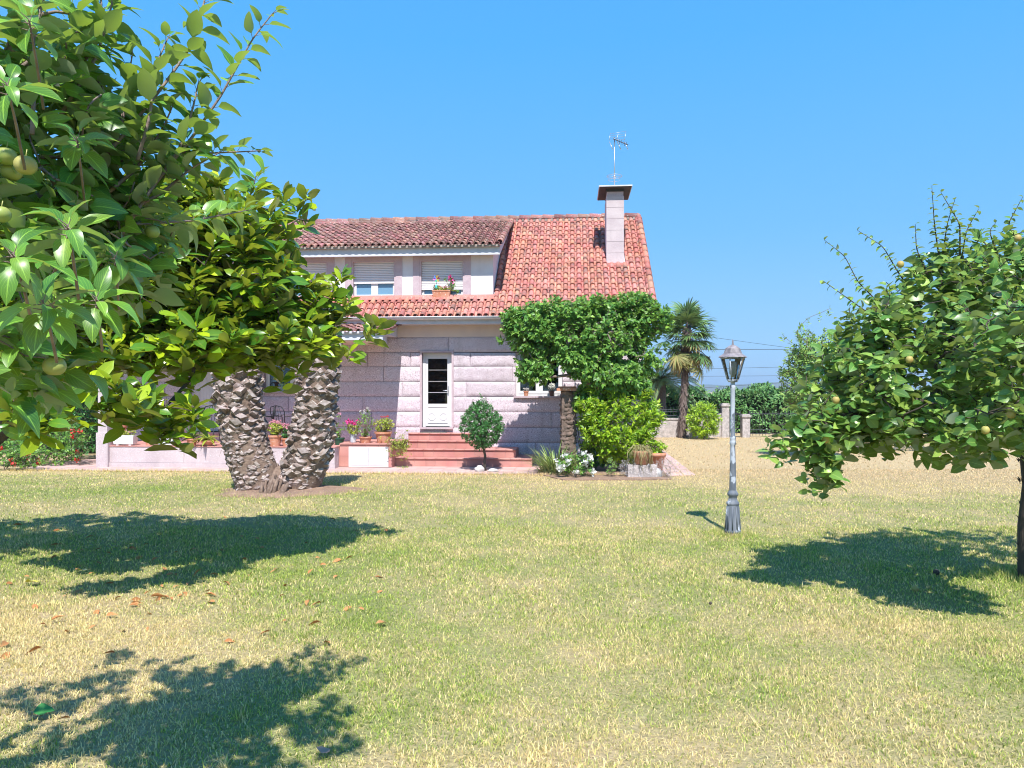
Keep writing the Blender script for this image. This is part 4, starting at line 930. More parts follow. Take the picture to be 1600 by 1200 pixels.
for sh in sh2:
    pts = np.array([P(*s) for s in sh]); d = np.concatenate([[0], np.cumsum(np.linalg.norm(np.diff(pts, axis=0), axis=1))]); m = int(d[-1]/.03)+3; s = np.linspace(0, d[-1], m)
    C = np.stack([np.interp(s, d, pts[:, k]) for k in range(3)], -1)
    for _ in range(3): C[1:-1] = (C[:-2]+C[1:-1]*2+C[2:])/4
    mb.tube(C, np.linspace(.009, .002, m), 5); ph = 0
    for i in range(1, m):
        for q in range(2 if i < m*.6 else 1):
            dd = nrm(C[i]-C[i-1]); a = nrm(np.cross(dd, [.1, 1, .2])); b = np.cross(dd, a); ph += 2.4; ap_.append(C[i]); ad_.append(dd*.4+a*math.cos(ph)+b*math.sin(ph)+[0, 0, -.15]); al_.append(.085*(1-.4*i/m)*random.uniform(.8, 1.2))
al_ = np.array(al_); lb.leaves(np.array(ap_), np.array(ad_), np.array([0, 0, 1.])+rv(len(al_))*.5, al_, al_*.6, 4, .3, .35, 'apple')
mb.build('trunk', bark, qu, rel); lb.build('crown', m_quince, qu, rel)
for (x, y, Y) in ((1590, 372, 6.3), (1407, 413, 6.4), (1421, 562, 6.0), (1540, 672, 5.3), (1580, 647, 5.2), (1290, 687, 6.2), (1277, 683, 6.25), (1306, 625, 6.1)):
    fruit(qu, 'quince', P(x, y, Y), .029, quince_f, root, 1.1)

def heads(e, pos, mat, fr, name='flower', q=12):
    mb = MB(); c = rv(q)*fr*.45; mb.leaves(c, rv(q), rv(q), fr*.6, fr*.55, 2, .2, .2); o = mb.build(name, mat, e); o.location = tuple(pos[0])
    for p in pos[1:]:
        c = o.copy(); sc.collection.objects.link(c); c.parent = e; c.location = tuple(p); c.rotation_euler = (random.gauss(0, .6), random.gauss(0, .6), random.uniform(0, 6.3))
# --- generic shrubs
def shrub(name, label, cat, center, radii, ntip, leafm, L=.1, W=.5, n=8, twl=.15, stems=5, group=None, upd=.5, rows=2, droop=.1, shell=.6, kind='oval', extra=None, base=None, stemr=.004, flowers=None, r0=.003, stem_mat=None):
    center = np.array(center, float); root = np.array(base if base is not None else (center[0], center[1], 0.), float)
    e = empty(name, root, label, cat, group); rl = lambda V: V-root
    T = ell(center, radii, ntip, shell)
    if extra is not None: T = np.concatenate([T, extra])
    T = T[T[:, 2] > .08]
    n0 = [root]; p0 = [-1]
    for k in range(stems):
        a = k*2.4; q = root+(center-root)*.5+np.array([math.cos(a)*radii[0]*.25, math.sin(a)*radii[1]*.25, 0]); n0.append(q); p0.append(0)
    A, Pn, tips = skeleton(n0, p0, T, .4, .07, .1)
    mb = MB(); limbs(mb, A, Pn, r0, 2.3, 4, nbase=1); mb.build('stems', stem_mat or bark_l, e, rl)
    Ts = np.array([A[tips[i]] for i in range(len(T))]); out = nrm((Ts-center)/np.array(radii))
    Dd = nrm(out+np.array([0, 0, upd])+rv(len(T))*.4)
    mb = MB(); twigs(mb, Ts, Dd, n, twl, L, W, (30, 80), droop, .6, rows, .25, .25, kind); mb.build('foliage', leafm, e, rl)
    if flowers:
        fm, cnt, fr = flowers; idx = rng.permutation(len(Ts))[:cnt]; c = Ts[idx]+out[idx]*.05
        heads(e, rl(c), fm, fr, 'flower_head', 16)
    return e
# climber over the pergola pillar
ex = np.concatenate([ell(P(828, 515, 17.1), (.6, .55, .62), 260, .5), ell(P(1005, 500, 17.5), (.72, .7, .5), 300, .5), ell(P(835, 580, 17), (.42, .4, .33), 110, .4), ell(P(950, 585, 16.9), (.85, .5, .4), 260, .5), ell(P(1010, 570, 17.3), (.4, .4, .5), 70, .4), ell(P(880, 485, 17.2), (.9, .6, .3), 150, .5), ell(P(985, 470, 17.4), (.6, .6, .2), 90, .3), ell(P(925, 625, 17.2), (.5, .4, .45), 110, .4), ell(P(800, 500, 17.1), (.25, .3, .3), 60, .4), ell(P(930, 478, 17.3), (.75, .55, .26), 160, .3), ell(P(985, 605, 17.0), (.55, .4, .3), 110, .4), ell(P(905, 560, 16.8), (.5, .3, .45), 110, .4), ell(P(920, 520, 17.2), (1.95, .8, .9), 60, .93), ell(P(830, 520, 17.1), (.8, .5, .75), 26, .93)])
cb_ = G(915, 733); cb_[1] = 17.2; cb_[0] = P(915, 700, 17.2)[0]
shrub('climbing_shrub', 'large wide-topped climber smothering its support in front of the right end of the house', 'shrub', P(915, 525, 17.3), (1.55, .85, .72), 700, m_ivy, .125, .66, 10, .16, 6, base=cb_, extra=ex, rows=2, r0=.0032, droop=.25)
# rubble pillar
pp = P(888, 733, 17.3); pp[2] = 0; pl = empty('stone_pillar', pp, 'rough rubble stone pillar with terracotta cap half hidden under the big climber', 'pillar')
mb = MB()
for k in range(19):
    z = k*.096
    for (sx, sy) in ((-1, -1), (1, -1), (-1, 1), (1, 1), (0, -1.1), (1.1, 0), (-1.1, 0), (-.5, -1.05), (.5, -1.05)):
        r_ = random.uniform(.04, .078); n_ = 8; V = []
        for i_ in range(7):
            for j_ in range(n_):
                th = math.pi*i_/6; ph = 2*math.pi*j_/n_; d_ = Vector((math.sin(th)*math.cos(ph), math.sin(th)*math.sin(ph), math.cos(th))); q_ = r_*(1+.4*mn.noise(d_*1.6+Vector((k*3.1, sx*5., sy*7.))))
                V.append((sx*.11+d_.x*q_*1.15, sy*.11+d_.y*q_, z+.05+.012*math.sin(sx*9+sy*5+k)+d_.z*q_*.9))
        mb.add(V, [(i_*n_+j_, (i_+1)*n_+j_, (i_+1)*n_+(j_+1) % n_, i_*n_+(j_+1) % n_) for i_ in range(6) for j_ in range(n_)], 0, None, True)
mb.box(-.16, .16, -.16, .16, 0, 1.8); mb.build('shaft', M('rubble_stone', (.24, .17, .14), .95, (.10, .075, .06), 7, bump=.8, bscale=25), pl)
mb = MB(); mb.box(-.27, .2, -.25, .2, 1.82, 1.88); mb.box(-.22, .16, -.21, .16, 1.88, 1.92); mb.build('cap', pot_m, pl)
# lemon shrub
shrub('lemon_shrub', 'bright yellow-green citrus bush standing in the flower bed below the climber', 'shrub', P(965, 668, 16.9), (.93, .6, .82), 470, m_lemon, .14, .44, 10, .16, 6, upd=.9, extra=np.concatenate([ell(P(1020, 650, 16.9), (.28, .3, .34), 50), ell(P(920, 640, 16.8), (.3, .3, .35), 46), ell(P(960, 605, 16.9), (.35, .25, .2), 26), ell(P(925, 605, 16.9), (.15, .15, .15), 10), ell(P(1010, 615, 16.9), (.15, .15, .16), 10)]), kind='oval')
# ball topiary
tb = G(752, 733); tb[1] = 17.1; tb[0] = P(757, 700, 17.1)[0]
tp = empty('clipped_laurel_tree', tb, 'small clipped dark green tree with a pear-shaped crown on a thin stem before the steps', 'tree')
c = P(752, 664, 17.1)-tb; T = ell(c, (.52, .52, .56), 620, .82); f = np.clip((T[:, 2]-c[2])/.56, 0, 1); T[:, :2] = c[:2]+(T[:, :2]-c[:2])*(1-.35*f[:, None]**2)
T = np.concatenate([T, ell(c, (.4, .4, .42), 160, .3), c+np.array([[.0, 0, .62], [-.03, 0, .7], [.1, 0, .6], [-.2, 0, .55], [.22, 0, .5]])])
A, Pn, tips = skeleton([np.zeros(3), np.array([.0, 0, .3]), c+[0, 0, -.35], c], [-1, 0, 1, 2], T, .3, .05)
mb = MB(); limbs(mb, A, Pn, .0016, 2.2, 4, nbase=3); mb.tube([(.01, 0, -.03), (0, 0, .15), (.015, 0, .35), c+[0, 0, -.3], c], [.05, .032, .028, .026, .02], 8); mb.build('trunk', bark, tp)
Ts = np.array([A[tips[i]] for i in range(len(T))]); mb = MB(); twigs(mb, Ts, nrm(Ts-c)+rv(len(Ts))*.5, 8, .09, .062, .48, (35, 85), .1, .5, 2, .2, .2); mb.build('crown', m_dark, tp)
def rock(name, label, loc, s, group=None):
    mb = MB(); n = 12; V = []
    for i in range(9):
        for j in range(n):
            th = math.pi*i/8; ph = 2*math.pi*j/n; d = np.array([math.sin(th)*math.cos(ph), math.sin(th)*math.sin(ph), math.cos(th)]); r = 1+.35*mn.noise(Vector(d*1.7)+Vector((loc[0]*9, loc[1], 0)))
            V.append(d*r*np.array(s)+[0, 0, s[2]*.6])
    mb.add(V, [(i*n+j, i*n+(j+1) % n, (i+1)*n+(j+1) % n, (i+1)*n+j) for i in range(8) for j in range(n)], 0, None, True)
    o = mb.build(name, rock_m); o.location = loc; return tag(o, label, 'rock', group)
rock('rock', 'white stone leaning on the left of the foot of the clipped laurel stem', (tb[0]-.1, tb[1]-.18, 0), (.11, .09, .09)); rock('rock', 'flat white stone lying right of the foot of the clipped laurel stem', (tb[0]+.2, tb[1]-.2, 0), (.12, .09, .05))

# --- twin canary palm trunks
def palm_trunk(name, pxs, label, boots, base_fine, zc):
    # pxs: list of (px centre, py, half width px) at depth
    Yd = 13.7; pts = np.array([P(x, y, Yd) for x, y, w_ in pxs]); rad = np.array([w_*Yd/F_PX for x, y, w_ in pxs]); pts[0, 2] = -.05
    z = np.linspace(pts[0, 2], pts[-1, 2], 60); cx = np.interp(z, pts[:, 2], pts[:, 0]); rr = np.interp(z, pts[:, 2], rad)
    for _ in range(4): cx[1:-1] = (cx[:-2]+2*cx[1:-1]+cx[2:])/4; rr[1:-1] = (rr[:-2]+2*rr[1:-1]+rr[2:])/4
    root = np.array([cx[0], Yd, 0.]); e = empty(name, root, label, 'palm trunk', 'twin palm trunks')
    C = np.stack([cx, np.full(60, Yd), z], -1)-root
    mb = MB(); mb.tube(C, rr*.90, 28); mb.build('core', boot_core, e)
    mb = MB(); hz = .075; zz = .0; row = 0
    while zz < z[-1]-.02:
        size = .19 if zz > zc else .125
        if not base_fine: size = .19 if zz > zc else .15
        rr_ = np.interp(zz, z, rr); cc = np.interp(zz, z, cx)-root[0]; n = int(2*math.pi*rr_/(size*.98))
        for k in range(n):
            th = (k+.5*(row % 2))/n*2*math.pi+row*.05+random.gauss(0, .09); s = size*random.uniform(.72, 1.25)
            o = np.array([math.cos(th), math.sin(th), 0]); t = np.array([-math.sin(th), math.cos(th), 0]); up = np.array([0, 0, 1.])
            c = np.array([cc, 0, zz])+o*rr_*.88+up*random.gauss(0, .028)
            w_ = s*.56; h = s*.62; pj = s*random.uniform(.16, .5)*(1 if zz > zc else .7); tilt = random.gauss(0, .35)
            lean = up*1.0+o*random.uniform(.15, .55); lean /= np.linalg.norm(lean)
            # boot: diamond base on trunk, protruding cut face (rhomb) facing out and up
            B = [c-t*w_, c-up*h*.75, c+t*w_, c+up*h*.9]
            cc_ = c+o*pj+up*h*random.uniform(.1, .45)+t*random.gauss(0, .02)
            cw = w_*random.uniform(.45, .95); chh = h*random.uniform(.2, .55)
            f_up = up*.8-o*random.uniform(-.15, .7)
            Cc = [cc_-t*cw+up*tilt*cw*.8, cc_-f_up*chh-t*cw*.15, cc_+t*cw-up*tilt*cw*.8, cc_+f_up*chh*.9+t*cw*random.uniform(-.3, .3), cc_+o*.012*random.uniform(-1, 1.5)]
            mb.add(B+Cc, [(0, 1, 5, 4), (1, 2, 6, 5), (2, 3, 7, 6), (3, 0, 4, 7)], 0)
            mb.Q.append((np.array([(4, 5, 8), (5, 6, 8), (6, 7, 8), (7, 4, 8)])+mb.n-9, 1, None, False))
        zz += size*.52; row += 1
    for k in range(70):     # loose fibres and stubs on the cut top and in the gaps
        th = random.uniform(0, 6.28); zt = random.choice([random.uniform(.3, z[-1]), z[-1]]); r_ = np.interp(zt, z, rr); cc = np.interp(zt, z, cx)-root[0]
        o = np.array([math.cos(th), math.sin(th), 0]); p = np.array([cc, 0, zt])+o*r_*random.uniform(.85, 1.0)
        mb.tube([p, p+o*.05+[0, 0, random.uniform(-.02, .06)], p+o*.09+[0, 0, random.uniform(-.12, .08)]], [.006, .004, .001], 4, 0)
    mb.build('leaf_bases', [boot_m, boot_cut], e)
    return e
palm_trunk('palm_trunk', [(410, 772, 38), (404, 750, 39), (391, 718, 37.5), (381, 680, 35), (374, 640, 36.5), (371, 600, 38), (369, 560, 39), (367, 500, 38), (367, 478, 36)], 'left trunk of the twin palm, leaning left with finely scaled base', 1, True, 1.15)
palm_trunk('palm_trunk', [(462, 772, 33), (470, 750, 37), (480, 715, 36.5), (487, 680, 34), (493, 640, 31.5), (496, 600, 32.5), (497, 560, 32), (500, 520, 30), (504, 484, 26)], 'right trunk of the twin palm, upright and covered in large pale leaf scars', 1, False, .35)
# root bridge between
mb = MB(); c0 = P(438, 765, 13.65); c0[2] = 0
n = 20
for k in range(90):
    a = random.uniform(0, 6.28); r = random.uniform(0, .3); p = c0+[math.cos(a)*r*.9, -.35+math.sin(a)*r, .0]; s = random.uniform(.03, .08)
    h = max(.03, .36-.9*abs(p[0]-c0[0]))*random.uniform(.4, 1)
    mb.tube([p, p+[random.gauss(0, .03), random.gauss(0, .02)+.12, h]], [s, s*.4], 5)
mb.lathe([(.5, 0), (.44, .12), (.33, .25), (.2, .36), (.06, .45), (.001, .47)], c0, 18, 0, True, .7)
o = mb.build('root_mass', boot_core); tag(o, 'brown mat of roots filling the fork between the two palm trunks', 'palm roots')

# --- garden lamp
lb_ = G(1145, 833); lamp = empty('garden_lamp', lb_, 'weathered grey garden lamp post with a six-sided glass lantern standing on the lawn', 'lamp post')
def lampmat():
    m = M('flaking_grey_paint', (.10, .12, .15), .6, (.19, .21, .24), 14, bump=.2, streak=(1, 1, .35)); t = m.node_tree; N, L = t.nodes, t.links; b = N['Principled BSDF']
    src = b.inputs['Base Color'].links[0].from_socket; tc = N.new('ShaderNodeTexCoord')
    mp = N.new('ShaderNodeMapping'); mp.inputs['Scale'].default_value = (7, 7, 3.6); L.new(tc.outputs['Object'], mp.inputs[0])
    n = N.new('ShaderNodeTexNoise'); n.inputs['Scale'].default_value = 1.4; n.inputs['Detail'].default_value = 6; L.new(mp.outputs[0], n.inputs[0])
    sp = N.new('ShaderNodeSeparateXYZ'); L.new(tc.outputs['Object'], sp.inputs[0])
    k = N.new('ShaderNodeMapRange'); k.inputs[1].default_value = .5; k.inputs[2].default_value = 1.8; k.inputs[3].default_value = -.06; k.inputs[4].default_value = .12; L.new(sp.outputs[2], k.inputs[0])
    a = N.new('ShaderNodeMath'); L.new(n.outputs[0], a.inputs[0]); L.new(k.outputs[0], a.inputs[1])
    mr = N.new('ShaderNodeMapRange'); mr.inputs[1].default_value = .53; mr.inputs[2].default_value = .56; L.new(a.outputs[0], mr.inputs[0])
    mx = N.new('ShaderNodeMix'); mx.data_type = 'RGBA'; L.new(mr.outputs[0], mx.inputs[0]); L.new(src, mx.inputs[6]); mx.inputs[7].default_value = (.45, .49, .55, 1); L.new(mx.outputs[2], b.inputs['Base Color']); return m
lm = lampmat()
s = 9.63/F_PX; hz_ = lambda py: (833-py)*s
def lat(prof): return [(r*s, hz_(y)) for r, y in prof]
mb = MB(); mb.lathe(lat([(.1, 833), (12.5, 833), (12.5, 829), (11.2, 826), (9.2, 790), (9, 788), (0.1, 788)]), seg=16); mb.lathe(lat([(8, 790), (9.8, 788), (9.8, 785), (7, 782), (6.2, 776), (8, 774), (8.6, 771), (6.5, 768), (5.4, 766)]), seg=16)
for k in range(10):
    a = k*.628; mb.tube([(12*s*math.cos(a), 12*s*math.sin(a), hz_(826)), (9.4*s*math.cos(a), 9.4*s*math.sin(a), hz_(791))], [.008, .006], 4)
mb.build('pedestal', lm, lamp)
mb = MB(); mb.lathe(lat([(5.4, 767), (5, 740), (3.9, 700), (3.8, 696), (4.8, 694), (4.8, 690), (4, 688), (4.8, 686), (4.6, 683), (3.6, 681), (3.6, 610), (4.3, 608), (4.3, 604), (3.3, 600), (3.6, 598), (3, 596)]), seg=14); mb.build('shaft', lm, lamp)
mb = MB(); six = lambda r, y, rot=R(30): [(r*s*math.cos(rot+k*math.pi/3), r*s*math.sin(rot+k*math.pi/3), hz_(y)) for k in range(6)]
b6, t6 = six(8.5, 594, 0), six(18.5, 561, 0)
t6 = six(18.5, 560, 0)
for k in range(6):
    mb.tube([b6[k], t6[k]], .0085, 5); mb.tube([b6[k], b6[(k+1) % 6]], .008, 5); mb.tube([t6[k], t6[(k+1) % 6]], .009, 5)
mb.lathe(lat([(.1, 598), (7, 597.5), (8.5, 595), (6, 592), (.1, 592)]), seg=12)
lt = mb.build('lantern', lm, lamp)
mb = MB()
for k in range(6): mb.add([b6[k], b6[(k+1) % 6], t6[(k+1) % 6], t6[k]], [(0, 1, 2, 3)])
lglass = glass_m; mb.build('pane', lglass, lt)
mb = MB(); hexr = [six(22.5, 559, 0), six(21.5, 557.5, 0), six(14.5, 553, 0), six(13.5, 550, 0), six(11.5, 545, 0), six(6, 541, 0), six(1.2, 539, 0)]
V = sum(hexr, []); mb.add(V, [(i*6+k, i*6+(k+1) % 6, (i+1)*6+(k+1) % 6, (i+1)*6+k) for i in range(6) for k in range(6)]); mb.polys(six(22.5, 559.3, 0), [tuple(range(6))[::-1]])
mb.lathe(lat([(1.6, 540), (1.9, 538), (1, 536.5), (1.5, 535), (.9, 533), (.1, 530)]), seg=8); mb.build('lantern_roof', M('rusty_grey_metal', (.30, .27, .28), .7, (.17, .15, .16), 22, bump=.2), lt)
mb = MB(); mb.lathe(lat([(.1, 590), (3, 590), (3, 586), (5.2, 585), (5.4, 567), (3, 565), (.1, 565)]), seg=14); mb.build('bulb', M('frosted_bulb', (.55, .57, .6), .25), lt)
mb = MB(); n = 24
V = [(0, 0, .035)]+[((.2+.03*math.sin(k*3))*math.cos(k/n*6.283), (.2+.03*math.sin(k*2))*math.sin(k/n*6.283), -.015) for k in range(n)]
mb.add(V, [(0, k+1, (k+1) % n+1) for k in range(n)], 0, None, True); so_ = mb.build('soil_patch', soil); so_.location = tuple(lb_); tag(so_, 'bare earth showing round the foot of the lamp post', None, kind='structure')

# ------------------------------------------------------------------ veranda things
def on(px, py_z, v, z): u = Hu(px, v); return HW(u, v, z)
def pot(name, label, px, v, z, r, h, mat, plant=None, taper=.7, rim=True, cat='plant pot', group=None, **kw):
    loc = on(px, 0, v, z); e = empty(name, loc, label, cat, group)
    mb = MB(); pr = [(.001, 0), (r*taper, 0), (r*.95, h*.82)]
    pr += [(r*1.06, h*.82), (r*1.08, h), (r*.95, h), (r*.88, h*.85), (.001, h*.84)] if rim else [(r, h), (r*.93, h), (r*.9, h*.86), (.001, h*.85)]
    mb.lathe(pr, seg=18, smooth=False); mb.build('pot', mat, e)
    if plant: plant(e, r, h)
    return e
def bushy(lm_, fl=None, n=50, hr=1.3, hh=1.0, L=.06, W=.7, nf=14, fr=.05):
    def f(e, r, h):
        c = np.array([0, 0, h+r*hh*.9]); T = ell(c, (r*hr, r*hr, r*hh), n, .5)
        mb = MB(); mb.cones(np.tile([[0, 0, h*.85]], (n, 1)), T, np.full(n, .003), np.full(n, .002), 4); mb.build('stems', twig_g, e)
        mb = MB(); twigs(mb, T, nrm(T-[0, 0, h]), 5, .06, L, W, (30, 90), .1, .7, 2); mb.build('foliage', lm_, e)
        if fl:
            i = np.argsort(-T[:, 2]-rng.uniform(0, r, n))[:nf]; heads(e, T[i]+[0, 0, .05], fl, fr)
    return f
def spiky(lm_, n=30, L=.3, W=.09, spread=1., droop=.0, bend=.3, z0=.9):
    def f(e, r, h):
        a = rng.uniform(0, 6.28, n); el = rng.uniform(.2, 1.4, n)/spread
        D = np.stack([np.cos(a)*np.cos(el), np.sin(a)*np.cos(el), np.sin(el)], -1); mb = MB()
        mb.leaves(np.tile([[0, 0, h*z0]], (n, 1))+D*r*.3, D, np.array([0, 0, 1.])+rv(n)*.2, L*rng.uniform(.6, 1.1, n), L*W, 6, .3, bend, 'blade'); mb.build('foliage', lm_, e)
    return f
z = vtop+.002; vv = vf+.14
# white trough
def trough(label, px, v, zz, w_, d, h, mat, fl, feet=True, name='flower_trough'):
    e = empty(name, on(px, 0, v, zz), label, 'planter', rot=-HR); mb = MB()
    b = .03 if feet else 0
    A_ = [(-w_/2+.02, -d/2+.02), (w_/2-.02, -d/2+.02), (w_/2-.02, d/2-.02), (-w_/2+.02, d/2-.02)]; B_ = [(-w_/2, -d/2), (w_/2, -d/2), (w_/2, d/2), (-w_/2, d/2)]; C_ = [(x*.94, y*.85) for x, y in B_]
    V = [(x, y, b) for x, y in A_]+[(x, y, h) for x, y in B_]+[(x, y, h) for x, y in C_]+[(x, y, h*.85) for x, y in C_]
    mb.polys(V, [(3, 2, 1, 0), (12, 13, 14, 15)]+[(k*4+i, k*4+(i+1) % 4, k*4+4+(i+1) % 4, k*4+4+i) for k in range(3) for i in range(4)])
    if feet:
        for sx in (-1, 1): mb.box(sx*w_*.3-.03, sx*w_*.3+.03, -d/2+.03, d/2-.03, 0, b)
    mb.box(-w_/2-.006, w_/2+.006, -d/2-.006, -d/2, h-.03, h); mb.build('box', mat, e)
    n = 60; T = np.stack([rng.uniform(-w_*.45, w_*.45, n), rng.uniform(-d*.4, d*.4, n), h+rng.uniform(.0, .12, n)], -1)
    mb = MB(); twigs(mb, T, np.array([0, 0, 1.])+rv(n)*.5, 5, .06, .05, .7, (30, 90), .1, .7, 2); mb.build('foliage', m_yg, e)
    if fl is not None:
        i = rng.permutation(n)[:14]; heads(e, T[i]+[0, 0, .04], fl, .04)
    return e
trough('long white trough with pink flowers beside the granite pillar', 196, vv, z, .52, .22, .24, white_pot, p_pink)
pot('plant_pot', 'tall orange clay pot standing behind the white trough by the pillar', 187, vv+.55, z, .17, .5, pot_m, bushy(m_dark, None, 24))
pot('plant_pot', 'small plain terracotta pot right of the white trough', 233, vv, z, .1, .19, pot_m, bushy(m_yg, None, 26, 1.1, 1, .06))
e = pot('plant_pot', 'round white pot with saucer on the veranda edge', 263, vv+.02, z, .2, .26, white_pot, bushy(m_dark, None, 40, 1.2, 1.3, .09), .85)
mb = MB(); mb.lathe([(.001, 0), (.2, 0), (.235, .05), (.2, .04)], seg=18); mb.build('saucer', white_pot, e)
pot('plant_pot', 'terracotta bowl with thin spiky dark leaves left of the shallow bowl', 300, vv, z, .13, .17, pot_m, spiky(m_dark, 40, .55, .06), .6)
pot('plant_pot', 'shallow red clay bowl holding a fat yellow-green succulent', 325, vv, z, .17, .13, pot_m, spiky(m_yg, 26, .34, .3, 1.2, 0, .6), .5)
pot('plant_pot', 'terracotta pot full of pale pink geraniums seen between the palm trunks', 430, vv, z, .155, .26, pot_m, bushy(m_yg, p_pink, 80, 1.5, 1.1, .06, .8, 34))
pot('plant_pot', 'smaller terracotta pot tucked against the right palm trunk', 448, vv+.05, z, .12, .19, pot_m, bushy(m_dark, p_pink, 36, 1.2, 1.2, .06))
pot('plant_pot', 'dark green pot with a leggy seedling at the right end of the veranda', 530, BXF+.35, z, .13, .17, M('green_plastic', (.02, .09, .05), .5), bushy(m_ivy, p_pink, 18, 1.4, 2.2, .06, .7, 2, .05))
zb = bt+.003
pot('plant_pot', 'blue and white glazed pot with magenta geraniums on the cupboard block', 552, BXF+.25, zb, .085, .2, M('blue_glaze', (.35, .42, .5), .3, (.6, .6, .6), 20), bushy(m_yg, p_mag, 44, 2.2, 1.8, .055, .8, 5, .09), .8)
pot('plant_pot', 'low orange clay bowl with sparse stems in the middle of the cupboard block', 571, BXF+.18, zb, .15, .14, pot_m, bushy(m_ivy, p_white, 44, 1.5, 2.4, .055, .7, 8, .04), .75)
pot('plant_pot', 'large terracotta pot with yellow-green plants at the right of the cupboard block', 599, BXF+.25, zb, .2, .26, pot_m, bushy(m_yg, p_red, 90, 1.35, .9, .06, .7, 5, .04), .7)
# trailing plant over the block's right edge
tl = on(613, 0, BXF+.05, zb-.02); e = empty('trailing_plant', tl, 'yellowish trailing plant spilling over the right edge of the cupboard block', 'plant', 'trailing plants')
T = np.concatenate([np.array([0.12, -.1, -.05])+rng.normal(size=(70, 3))*[.13, .08, .13], np.array([.3, -.12, .0])+rng.normal(size=(40, 3))*[.08, .06, .14]])
mb = MB(); mb.cones(np.tile([[0, 0, .05]], (110, 1)), T, np.full(110, .003), np.full(110, .0015), 4); mb.build('stems', twig_g, e)
mb = MB(); twigs(mb, T, rv(110)+[0, 0, .2], 5, .06, .055, .5, (30, 90), .2, .5, 2); mb.build('foliage', m_yg, e)
# ledge pots on right window sill
zs_ = RWIN[2]+.002
pot('plant_pot', 'tiny terracotta pot with a grey succulent at the left of the window sill', 822, -.07, zs_, .065, .13, pot_m, bushy(p_grey, None, 20, 1.1, .8, .04))
pot('plant_pot', 'dark urn with white flowers at the right of the window sill', 862, -.07, zs_, .07, .14, M('dark_clay', (.12, .06, .05), .6), bushy(p_white, p_white, 26, 1.4, .9, .04))
# dormer flower box and pinwheel
e = trough('orange clay flower box with pink geraniums on the right-hand dormer sill', 690, DV-.02, WZ0+.002, .46, .2, .2, pot_m, p_pink, False, 'flower_box')
fb = on(704, 0, DV-.04, WZ0+.2); T = np.array([[.02, 0, .1], [.05, 0, .2], [.0, 0, .28], [.12, 0, .02], [.2, 0, -.03], [.08, 0, .12], [-.1, 0, .3]])
ex_ = MB(); T2 = np.repeat(T, 5, 0)+rng.normal(size=(35, 3))*.04
g = bpy.data.objects.new('plant', None); bpy.data.objects.remove(g)
off = np.array(e.location)
mb = MB(); mb.cones(np.tile((fb-off)[None], (35, 1)), T2+(fb-off), np.full(35, .004), np.full(35, .002), 4); mb.build('stems', twig_g, e)
mb = MB(); twigs(mb, T2+(fb-off), rv(35)+[0, 0, .5], 4, .05, .05, .7, (30, 90), .2, .5, 2); mb.build('foliage', m_ivy, e)
heads(e, T[[2, 1]]+(fb-off)+[0, 0, .05], p_mag, .1)
pw = on(682, 0, DV-.06, WZ0+.2); e = empty('pinwheel', pw, 'small multicoloured toy pinwheel stuck in the dormer flower box', 'pinwheel')
mb = MB(); mb.tube([(0, 0, -.08), (0, 0, .3)], .006, 5); mb.lathe([(.03, 0), (.04, .06), (.02, .1)], (0, 0, .05), 8); mb.build('stick', M('teal_plastic', (.05, .5, .5), .4), e)
for k, c in enumerate(((.7, .1, .1), (.8, .5, .05), (.1, .2, .7), (.7, .1, .5), (.1, .5, .3), (.8, .7, .1))):
    a = k*math.pi/3; b = a+.7; mb = MB(); mb.add([(0, -.01, .3), (.11*math.cos(a), -.02, .3+.11*math.sin(a)), (.07*math.cos(b), -.05, .3+.07*math.sin(b))], [(0, 1, 2)]); mb.add([(0, -.012, .3), (.11*math.cos(a), -.024, .3+.11*math.sin(a)), (.06*math.cos(b), -.02, .3+.06*math.sin(b))], [(0, 2, 1)]); mb.build('vane', M('vane', c, .4), e)
# hanging lantern under canopy
hl = on(443, 0, cf+.5, cz-.012); e = empty('hanging_lantern', hl, 'small black iron lantern hanging from the veranda canopy', 'lantern')
mb = MB(); mb.tube([(0, 0, 0), (0, 0, -.32)], .006, 5)
for k in range(6):
    a, b = k*math.pi/3, (k+1)*math.pi/3; q = lambda r, zz, t: (r*math.cos(t), r*math.sin(t), zz)
    mb.tube([q(.02, -.32, a), q(.1, -.4, a), q(.1, -.42, a), q(.06, -.6, a)], .008, 4); mb.tube([q(.1, -.42, a), q(.1, -.42, b)], .008, 4); mb.tube([q(.06, -.6, a), q(.06, -.6, b)], .007, 4)
mb.lathe([(.01, -.31), (.03, -.33), (.105, -.41), (.1, -.415)], seg=6, smooth=False); mb.lathe([(.06, -.6), (.03, -.63), (.001, -.65)], seg=6); mb.build('frame', iron, e)
mb = MB(); mb.lathe([(.02, -.58), (.03, -.5), (.012, -.44)], seg=8); mb.build('bulb', M('lantern_bulb', (.6, .6, .58), .3), e)
# figure on left window sill
fg = on(432, 0, -.07, LWIN[2]+.002); o = MB(); o.lathe([(.001, 0), (.08, 0), (.08, .02), (.05, .03), (.05, .1), (.03, .12), (.001, .12)], seg=12, m=1); o.lathe([(.04, .12), (.05, .2), (.1, .22), (.1, .24), (.001, .26)], seg=12)
o.tube([(.09, 0, .23), (.16, 0, .2), (.14, 0, .15)], .01, 5); o.tube([(-.09, 0, .23), (-.16, 0, .2), (-.14, 0, .15)], .01, 5)
fo = o.build('sill_lantern', [iron, white_pot]); fo.location = tuple(fg); tag(fo, 'small black and white ornamental lantern on the sill of the veranda window', 'ornament')
